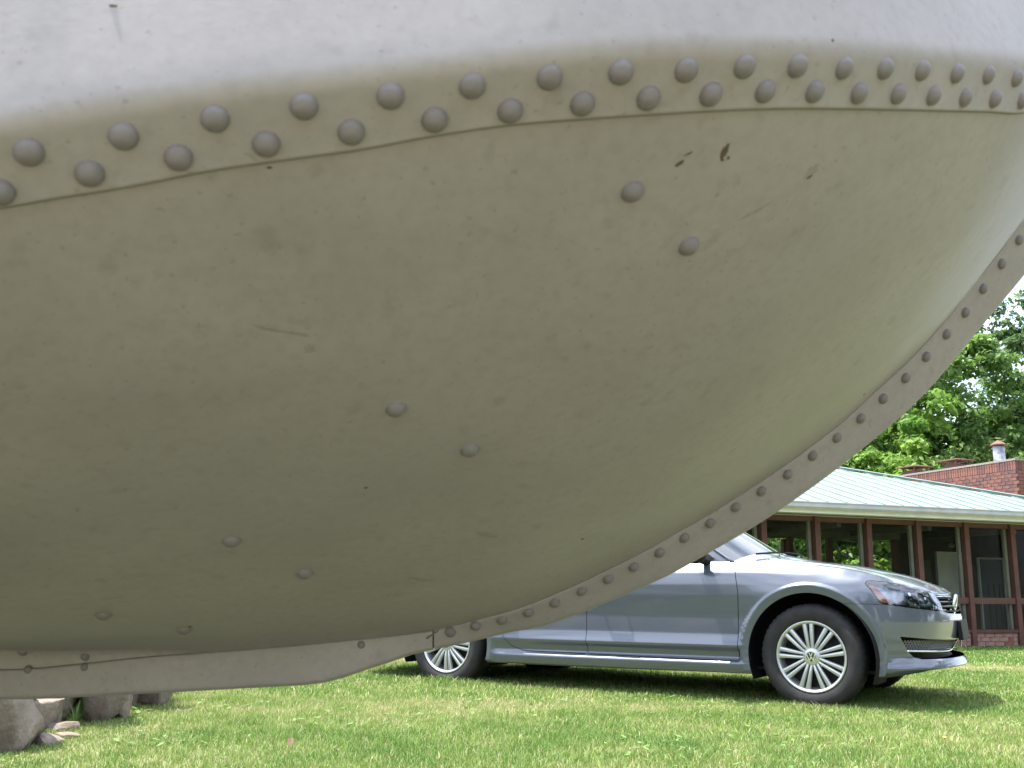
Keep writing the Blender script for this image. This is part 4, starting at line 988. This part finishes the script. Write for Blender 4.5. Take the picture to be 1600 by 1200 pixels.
# headlights
for near in (True, False):
    sg = 1 if near else -1; fl_ = lambda VF: (VF[0], VF[1])
    h_ = car_obj('headlight', hl.mesh(.055, near=near), M['house'])
    car_obj('lens', hlo.mesh(-.0015, near=near), M['lens'], True, h_)
    am, _ = hl.split(poly_sd(AMB, -.003)); car_obj('amber_marker', am.mesh(.006, near=near), M['amber'], True, h_)
    rim_, _x = hl.split(poly_sd(HEAD, .004)); _in, edge = rim_.split(poly_sd(HEAD, -.009)); car_obj('rim', edge.mesh(.0035, near=near), M['gloss'], True, h_)
    chs, _x = hl.split(poly_sd([(5.22, .650), (5.40, .627), (5.53, .622), (5.545, .645), (5.44, .652), (5.30, .668)])); car_obj('reflector', chs.mesh(.018, near=near), M['reflector'], True, h_)
    sq, _x = hl.split(poly_sd([(5.115, .700), (5.150, .697), (5.152, .672), (5.118, .674)])); car_obj('marker_tile', sq.mesh(.012, near=near), M['reflector'], True, h_)
    bw, _x = hl.split(poly_sd([(5.215, .655), (5.245, .69), (5.32, .688), (5.37, .66), (5.30, .668), (5.22, .650)])); car_obj('projector_shroud', bw.mesh(.016, near=near), M['gloss'], True, h_)
    for s0, z0, r0 in ((5.27, .705, .036), (5.43, .682, .034)):
        c = body(np.array([s0]), np.array([z0]), .045)[0]; b = MB(); b.lathe([(.001, .02), (r0*.6, .016), (r0*.95, 0), (r0, -.03)], 18, 'y'); o = b.build('projector', M['reflector'], h_, True); o.location = (c[0], c[1]*sg, c[2]); o.rotation_euler = (0, 0, (math.radians(215) if near else math.radians(-35)))
# grille with horizontal bars, emblem
G_ = car_obj('grille', gr_.mesh(.045, both=True), M['gloss'])
def bar(z0, z1, sa, sb, out, thick, name, m, parent, both=True, n=40, edge=True):
    ss = np.linspace(sa, sb, n); b = MB(); rows = []
    for u, e in ((z0, out+thick), (z0, out), ((z0+z1)/2, out-.003), (z1, out), (z1, out+thick)):
        rows.append(body(ss, np.full(n, u), e))
    A = np.stack(rows, 1); b.grid(A)
    if both: b.grid((A*np.array([1, -1, 1]))[:, ::-1])
    return b.build(name, m, parent, True)
for k in range(4):
    z = .604 + .0285*k; bar(z, z+.010, 5.594, SMAX, .012, .03, 'slat', M['black'], G_)
    if k in (1, 2): bar(z+.0095, z+.0120, 5.594, SMAX, .010, .01, 'slat_edge', M['chrome'], G_)
bar(.7015, .708, 5.60, SMAX, .004, .02, 'slat', M['chrome'], G_)
def roundel(name, R, m1, m2, parent, loc, rot):
    """ring with a V above a W"""
    root = link(name, None, parent, loc, rot); root.empty_display_size = .02
    b = MB(); b.lathe([(.001, 0), (R, 0), (R, -.3*R*.2)], 28, 'y'); b.build('emblem_disc', m2, root)
    b = MB(); b.lathe([(R*.84, .0), (R*.86, .008), (R*.95, .010), (R, .0)], 32, 'y')
    def stroke(p, q, w_):
        p, q = np.array(p)*R, np.array(q)*R; d = (q-p)/np.linalg.norm(q-p); nn = np.array([-d[1], d[0]])*w_*R
        P4 = [p-nn, p+nn, q+nn, q-nn]; V = [(a, .0, c) for a, c in P4] + [(a, .007, c) for a, c in P4]
        b.add(V, [(4, 5, 6, 7), (0, 1, 5, 4), (1, 2, 6, 5), (2, 3, 7, 6), (3, 0, 4, 7)])
    for sx in (-1, 1):
        stroke((sx*.34, .78), (sx*.02, .10), .085)
        stroke((sx*.76, .42), (sx*.36, -.76), .085); stroke((sx*.36, -.76), (sx*.02, .0), .085)
    b.build('emblem_mark', m1, root); return root
roundel('emblem', .068, M['chrome'], M['emblem_blue'], G_, (.750, 0, .655), (math.radians(-12), 0, math.radians(-90)))
# lower intake: recess, lattice, bright trim
lwr = car_obj('lower_grille', lg_.mesh(.075, both=True), M['black'])
lin, _x = lg_.split(poly_sd(LOWG, -.0005))
b = MB()
for sgn in (1, -1):
    for k in range(-6, 40):
        s0 = 5.13 + k*.026; pts = []
        for u in np.linspace(0, 1, 5):
            s_, z_ = s0 + .055*u*sgn, .372 + .068*u
            if 5.155 < s_ < SMAX: pts.append((s_, min(z_, .438)))
        if len(pts) > 1:
            a = np.array(pts); Pq = body(a[:, 0], a[:, 1], .034); b.tube(list(Pq), .0055, 4); b.tube(list(Pq*np.array([1, -1, 1])), .0055, 4)
o = b.build('grille_mesh', M['mesh'], lwr); o['kind'] = 'stuff'
bar(.366, .376, 5.185, SMAX, .030, .02, 'divider', M['gloss'], lwr)
tr = np.array([(5.176, .374), (5.25, .3715), (5.40, .367), (5.55, .363), (5.66, .362), (5.73, .366), (5.78, .381), (5.83, .404), (5.87, .424)])
ts = np.linspace(0, 1, 40); tk = np.linspace(0, 1, len(tr)); tq = pchip(tk, tr, ts); Pq = body(tq[:, 0], tq[:, 1], .004)
for sg in (1, -1): MB().tube(list(Pq*np.array([1, sg, 1])), .0062, 8).build('trim_bar', M['chrome'], lwr, True)
# edge lip of the intake
for z_, nm in ((.4335, 'upper'), ):
    pass
# number plate holder
pl = bevel_box_mesh('licence_plate_holder', .030, .32, .125, .004, M['black']); link('licence_plate_holder', pl, car, (.790, 0, .487), (0, math.radians(-4), 0))
# bonnet and cowl
se = s_grid[(s_grid >= s_of(6)+.0)]
se = s_grid[s_grid >= sf(-.56)]
E_ = body(se, ztop(se), 0.)
XC = pchip([sf(-.56), sf(-.24), sf(0), s_of(9), s_of(11), s_of(13), s_of(15), SMAX], [-.60, -.36, -.10, .13, .38, .56, .665, E_[-1, 0]], se)
ZCX = [(-.7, 1.04), (-.44, 1.010), (-.38, .998), (-.1, .945), (.13, .916), (.345, .872), (.507, .828), (.6, .788), (.66, .748), (float(E_[-1, 0]), float(E_[-1, 2]))]
ZC = pchip([a for a, _ in ZCX], [b_ for _, b_ in ZCX], XC)
nb_ = 36; hood_P = np.zeros((len(se), nb_, 3)); tt_ = np.linspace(0, 1, nb_)
for i in range(len(se)):
    e = E_[i]; c = np.array([XC[i], 0, ZC[i]]); dz = c[2]-e[2]
    X = e[0]+(c[0]-e[0])*(1-(1-tt_)**2) ; Y = e[1]*(1-tt_)
    Z = e[2] + dz*(1-(1-tt_)**2.0)
    Z = Z + .010*np.exp(-((tt_-.22)/.10)**2)*min(1, abs(e[1])/.6)*(1 if e[0] > -.25 else 0)*0.6
    hood_P[i] = np.stack([X, Y, Z], -1)
hv = hood_P.reshape(-1, 3); hs = np.repeat(se, nb_); ht = np.tile(tt_, len(se)); qf = grid_faces(len(se), nb_)
class HP(Patch):
    def mesh2(s):
        used = sorted({i for f in s.F for i in f}); mp = {u: k for k, u in enumerate(used)}; V = s.xyz[used]; F = [tuple(mp[i] for i in f) for f in s.F]
        Vm = V*np.array([1, -1, 1]); return np.vstack([V, Vm]), F + [tuple(i+len(V) for i in f[::-1]) for f in F]
def hsplit(xyz, F, f):
    f = np.where(np.abs(f) < 1e-6, 1e-6, f); ins = f < 0; ex = []; cache = {}; A = []; B = []; n0 = len(xyz)
    for fc in F:
        k = ins[list(fc)]
        if k.all(): A.append(fc); continue
        if not k.any(): B.append(fc); continue
        pa, pb = [], []
        for i in range(len(fc)):
            u, v = fc[i], fc[(i+1) % len(fc)]; (pa if ins[u] else pb).append(u)
            if ins[u] != ins[v]:
                key = (min(u, v), max(u, v))
                if key not in cache: t = f[u]/(f[u]-f[v]); ex.append(xyz[u]+(xyz[v]-xyz[u])*t); cache[key] = n0+len(ex)-1
                pa.append(cache[key]); pb.append(cache[key])
        if len(pa) > 2: A.append(tuple(pa))
        if len(pb) > 2: B.append(tuple(pb))
    X = np.vstack([xyz]+([np.array(ex)] if ex else [])); return X, A, B
def both_mesh(X, F):
    used = sorted({i for f in F for i in f}); mp = {u: k for k, u in enumerate(used)}; V = X[used]; F = [tuple(mp[i] for i in f) for f in F]
    Vm = V*np.array([1, -1, 1]); return np.vstack([V, Vm]), F + [tuple(i+len(V) for i in f[::-1]) for f in F]
def rear_edge(v): return v[:, 0] - (-.365 + .165*np.clip(np.abs(v[:, 1])/.80, 0, 1)**2)       # <0 : cowl side
def shut(v):                                   # fender / bonnet shut line: distance from a curve inside the edge
    return np.abs(v[:, 1]) - (.775 - np.clip((v[:, 0]-.25)/.45, 0, 1)**1.3*.30)
X1, cowl, hoodF = hsplit(hv, qf, rear_edge(hv))
car_obj('cowl_panel', both_mesh(X1, cowl), M['paint'])
f_ = shut(X1); X2, hd, fen = hsplit(X1, hoodF, f_ + .0016)
f2 = shut(X2); X3, gapf, fen2 = hsplit(X2, fen, f2 - .0016)
car_obj('hood', both_mesh(X2, hd), M['paint'])
for sg in (1, -1):
    fq = both_mesh(X3, fen2); hn = len(fq[0])//2; fh = len(fq[1])//2
    car_obj('fender_top', (fq[0][:hn], fq[1][:fh]) if sg > 0 else (fq[0][hn:], [tuple(i-hn for i in f) for f in fq[1][fh:]]), M['paint'])
Vg, Fg = both_mesh(hv - np.array([0, 0, .014]), qf); car_obj('hood_underside', (Vg, Fg), M['black'])
# trunk deck
st = s_grid[s_grid <= sf(-2.45)]; Et = body(st, ztop(st), 0.); XT = pchip([0, s_of(3), s_of(4), sf(-2.8), sf(-2.45)], [Et[0, 0], -3.85, -3.60, -3.15, -2.95], st)
TD = np.array([[(e[0]+(xc-e[0])*(1-(1-t)**2), e[1]*(1-t), e[2] + (1.03+.04*((xc+3.9)/1.0) - e[2])*(1-(1-t)**2)*min(1, 4*(xc-Et[0, 0]+.001))) for t in np.linspace(0, 1, 14)] for e, xc in zip(Et, XT)])
b = MB(); b.grid(TD); b.grid((TD*np.array([1, -1, 1]))[:, ::-1]); b.build('trunk_lid', M['paint'], car, True)
# greenhouse
belt = lambda X: body(np.array([sf(X)]), ztop(np.array([sf(X)])), 0.)[0]
nu, nv = 60, 20
def side_pt(u, v):
    Xb = -.50 + (-3.00+.50)*u; Xt = -1.24 + (-2.42+1.24)*u; pb = belt(Xb) + np.array([0, .004, -.004]); zt = 1.375+.075*math.sin(math.pi*min(1, .12+.8*u)); pt = np.array([Xt, -.585-.02*math.sin(math.pi*u), zt])
    p = pb + (pt-pb)*v; p[1] -= .028*math.sin(math.pi*v); return p
us = np.linspace(0, 1, nu); vs_ = np.linspace(0, 1, nv)
SP_ = np.array([[side_pt(u, v) for v in vs_] for u in us]); UV = np.stack(np.meshgrid(us, vs_, indexing='ij'), -1).reshape(-1, 2)
def upoly(pts): return poly_sd(pts)
DLO = [(.035, .045), (.045, .80), (.085, .90), (.80, .90), (.86, .78), (.80, .05)]
fv = upoly(DLO)(UV[:, 0], UV[:, 1]); Xs, win, frm = hsplit(SP_.reshape(-1, 3), grid_faces(nu, nv), fv)
for sg in (1, -1):
    def sm(X, F):
        used = sorted({i for f in F for i in f}); mp = {u: k for k, u in enumerate(used)}; V = X[used]*np.array([1, sg, 1]); F = [tuple(mp[i] for i in f)[::sg] for f in F]; return V, F
    car_obj('pillar_frame', sm(Xs, frm), M['paint'])
    wf = sm(Xs, win); car_obj('side_window', (wf[0]+np.array([0, .006*sg, 0]), wf[1]), M['sideglass'])
    # black reveal and pillars over the glass
    for pts, nm in (([(.035, .045), (.045, .80), (.052, .80), (.065, .045)], 'window_trim'), ([(.035, .02), (.80, .02), (.80, .075), (.035, .075)], 'window_trim'), ([(.40, .05), (.415, .90), (.455, .90), (.44, .05)], 'window_trim'), ([(.120, .06), (.128, .72), (.134, .72), (.128, .06)], 'window_trim')):
        fv2 = upoly(pts)(UV[:, 0], UV[:, 1]); Xq, a_, b_ = hsplit(SP_.reshape(-1, 3), grid_faces(nu, nv), fv2)
        if a_: q_ = sm(Xq, a_); car_obj(nm, (q_[0]-np.array([0, .002*sg, 0]), q_[1]), M['black'])
# roof, windscreen, rear window
def across(Arow, crown, n=22, bow=0.):
    out = []
    for a in Arow:
        r_ = []
        for t in np.linspace(-1, 1, n): r_.append((a[0] + bow*(1-t*t), -a[1]*t, a[2] + crown*(1-t*t)))
        out.append(r_)
    return np.array(out)
rail = SP_[:, -1]; b = MB(); b.grid(across(rail, .065, bow=.0)[:, ::-1]); b.build('roof', M['paint'], car, True)
wsl = SP_[0]; n_w = len(wsl); WS = []
for k, a in enumerate(wsl):
    u = k/(n_w-1); r_ = []
    for t in np.linspace(-1, 1, 24):
        r_.append((a[0] + (.135*(1-u)+.05*u)*(1-t*t), -a[1]*t, a[2] + (.048*(1-u)+.065*u)*(1-t*t)))
    WS.append(r_)
WS = np.array(WS); b = MB(); b.grid(WS[:, ::-1]); b.build('windshield', M['carglass'], car, True)
RW = across(SP_[-1], .06, bow=-.10); b = MB(); b.grid(RW); b.build('rear_window', M['sideglass'], car, True)
# bright A pillar edges (far one shows against the porch)
for sg in (1, -1): MB().tube([np.array(p)*np.array([1, sg, 1])+np.array([.004, 0, .004]) for p in wsl], .012, 6).build('pillar', M['paint'], car, True)
# cabin
b = MB(); b.box((-3.0, -.78, .30), (-.45, .78, .34)); b.box((-.75, -.74, .60), (-.52, .74, .955)); b.build('dashboard', M['seat'], car)
for X in (-1.75, -2.65):
    for sg in (1, -1):
        b = MB(); b.add([(X, sg*.62, .45), (X, sg*.15, .45), (X-.22, sg*.18, 1.18), (X-.22, sg*.58, 1.18), (X-.14, sg*.62, .45), (X-.14, sg*.15, .45), (X-.31, sg*.18, 1.18), (X-.31, sg*.58, 1.18)], [(0, 1, 2, 3), (4, 7, 6, 5), (0, 3, 7, 4), (1, 5, 6, 2), (3, 2, 6, 7)]); b.build('seat', M['seat'], car)
# wipers
for y0, y1, x0, x1 in ((-.62, -.12, -.40, -.40), (-.05, .5, -.36, -.42)):
    pts = [(x0+(x1-x0)*t + .06*math.sin(math.pi*t*.9)*1, y0+(y1-y0)*t, 1.0 + .045*(1-((y0+(y1-y0)*t)/.8)**2) - .035) for t in np.linspace(0, 1, 7)]
    MB().tube(pts, .0075, 6).build('wiper', M['black'], car)
# mirrors
for sg in (-1, 1):
    bm = bmesh.new(); bmesh.ops.create_icosphere(bm, subdivisions=3, radius=1)
    for v in bm.verts:
        x, y, z = v.co; fx = .075 if x > 0 else .045
        v.co = Vector((x*fx*(1-.25*abs(y)), y*.125, (z if abs(z) < .62 else math.copysign(.62+(abs(z)-.62)*.5, z))*.088 - .012*(1-y*sg*-1)*.5))
    me = bpy.data.meshes.new('mirror'); bm.to_mesh(me); bm.free(); me.materials.append(M['paint']); me.materials.append(M['black'])
    for p_ in me.polygons:
        p_.use_smooth = True
        if p_.center.z < -.012: p_.material_index = 1
    mo = link('mirror', me, car, (-.70, sg*1.005, .985))
    MB().tube([(.01, -sg*.08, -.045), (.02, -sg*.16, -.062), (.03, -sg*.20, -.068)], [.028, .024, .03], 8).build('mirror_arm', M['black'], mo, True)
    g_ = MB(); g_.lathe([(.001, 0), (.060, 0), (.066, .004)], 20, 'y'); o = g_.build('mirror_glass', M['chrome'], mo); o.rotation_euler = (0, 0, math.pi/2); o.location = (-.043, 0, -.005); o.scale = (1.5, 1, 1)
# underside, liners
b = MB(); b.box((-3.7, -.72, .225), (.52, .72, .245)); b.build('underbody', M['black'], car)
b = MB(); b.tube([(-.5, .2, .185), (-3.6, .25, .19)], .03, 8); b.build('exhaust_pipe', M['steel'], car)
for cx in (0., -2.803):
    for sg in (-1, 1):
        b = MB(); A = []
        for k in range(33):
            a = math.radians(-22 + 224*k/32); A.append([(cx+math.cos(a)*r, sg*y, .327+math.sin(a)*r) for r, y in ((.398, .893), (.412, .86), (.415, .58), (.02, .575))])
        A = np.array(A); b.grid(A if sg < 0 else A[:, ::-1]); b.build('wheel_liner', M['black'], car, True)
# wheels
def tyre_mesh():
    prof = [(.218, .020), (.221, .004), (.232, -.004), (.262, -.012), (.292, -.010), (.310, .002), (.3185, .014), (.3235, .024), (.327, .040), (.3275, .075), (.3275, .14), (.327, .175), (.319, .198), (.300, .212), (.262, .222), (.23, .215), (.218, .2)]
    n = 150; V = []; F = []; m = len(prof)
    for i, (r, y) in enumerate(prof):
        for k in range(n):
            rr = r
            if 6 <= i <= 8 and (k % 3 == 0): rr -= .0055
            if 11 <= i <= 12 and (k % 3 == 1): rr -= .005
            if i in (9, 10) and (k % 5 == 0): rr -= .004
            c = 2*math.pi*k/n; V.append((rr*math.cos(c), y, rr*math.sin(c)))
    for i in range(m-1):
        for k in range(n): k2 = (k+1) % n; F.append((i*n+k, (i+1)*n+k, (i+1)*n+k2, i*n+k2))
    me = make_mesh('tyre', V, F, M['rubber']); return me
tyre_me = tyre_mesh()
b = MB(); b.lathe([(.2225, .012), (.2215, .002), (.217, -.003), (.210, .001), (.203, .010), (.200, .022), (.196, .05), (.19, .09)], 72, 'y'); rim_me = make_mesh('rim', b.V, b.F, M['silver'])
b = MB(); b.lathe([(.001, .070), (.085, .070), (.09, .062), (.10, .075), (.145, .078), (.15, .085), (.20, .088)], 48, 'y'); back_me = make_mesh('wheel_disc', b.V, b.F, M['steel'])
b = MB(); b.lathe([(.001, .006), (.044, .006), (.050, .010), (.058, .022), (.066, .034), (.07, .06)], 36, 'y'); hub_me = make_mesh('hub', b.V, b.F, M['silver'])
def spoke_mesh(side):
    b = MB(); rows = []
    for k in range(9):
        u = k/8; r = .040+.168*u; off = side*(.0105+.0120*u); hw = .0070+.0062*u; d = .012+.014*math.sin(math.pi*u)*-.4 + .006*(1-u); dd = .004*u
        y = .010 - .004*math.sin(math.pi*u) + (.004 if u < .2 else 0)
        rows.append([(off-hw-.002, y+.026, r), (off-hw, y+.003, r), (off-hw*.55, y, r), (off+hw*.55, y, r), (off+hw, y+.003, r), (off+hw+.002, y+.026, r)])
    b.grid(np.array(rows)); b.F = [f[::-1] for f in b.F]; me = make_mesh('spoke', b.V, b.F, M['silver']); return me
sp_me = [spoke_mesh(-1), spoke_mesh(1)]
def wheel(cx, sg, rot):
    root = link('wheel', None, car, (cx, sg*.872, .327), (0, rot, 0) if sg < 0 else (0, rot, math.pi)); root.empty_display_size = .1
    link('tyre', tyre_me, root); link('rim', rim_me, root); link('wheel_disc', back_me, root); link('hub', hub_me, root)
    for k in range(9):
        for m_ in sp_me: link('spoke', m_, root, None, (0, k*2*math.pi/9, 0))
    for k in range(5):
        a = k*2*math.pi/5+.3; n_ = MB(); n_.lathe([(.001, -.010), (.008, -.008), (.010, 0), (.010, .02)], 8, 'y'); o = n_.build('wheel_nut', M['chrome'], root); o.location = (.075*math.cos(a), .058, .075*math.sin(a))
    v_ = MB(); v_.tube([(.165, .03, -.09), (.158, .012, -.086)], .004, 6); v_.build('valve', M['black'], root)
    # hub emblem as its flat disc and raised marks
    R = .034; b = MB(); b.lathe([(.001, .003), (R, .004), (R*1.05, .008)], 24, 'y'); b.build('hub_emblem', M['emblem_blue'], root)
    b = MB(); b.lathe([(R*.84, .0035), (R*.87, -.001), (R*.97, -.001), (R*1.02, .006)], 28, 'y')
    def stroke(p, q, w_):
        p, q = np.array(p)*R, np.array(q)*R; d = (q-p)/np.linalg.norm(q-p); nn = np.array([-d[1], d[0]])*w_*R
        P4 = [p-nn, p+nn, q+nn, q-nn]; V = [(a, .004, c) for a, c in P4] + [(a, -.0005, c) for a, c in P4]
        b.add(V, [(7, 6, 5, 4), (0, 4, 5, 1), (1, 5, 6, 2), (2, 6, 7, 3), (3, 7, 4, 0)])
    for sx in (-1, 1):
        stroke((sx*.34, .78), (sx*.03, .10), .09); stroke((sx*.76, .42), (sx*.36, -.74), .09); stroke((sx*.36, -.74), (sx*.03, .0), .09)
    b.build('hub_mark', M['chrome'], root)
wheel(0., -1, math.radians(-4)); wheel(-2.803, -1, math.radians(16)); wheel(0., 1, .3); wheel(-2.803, 1, .1)
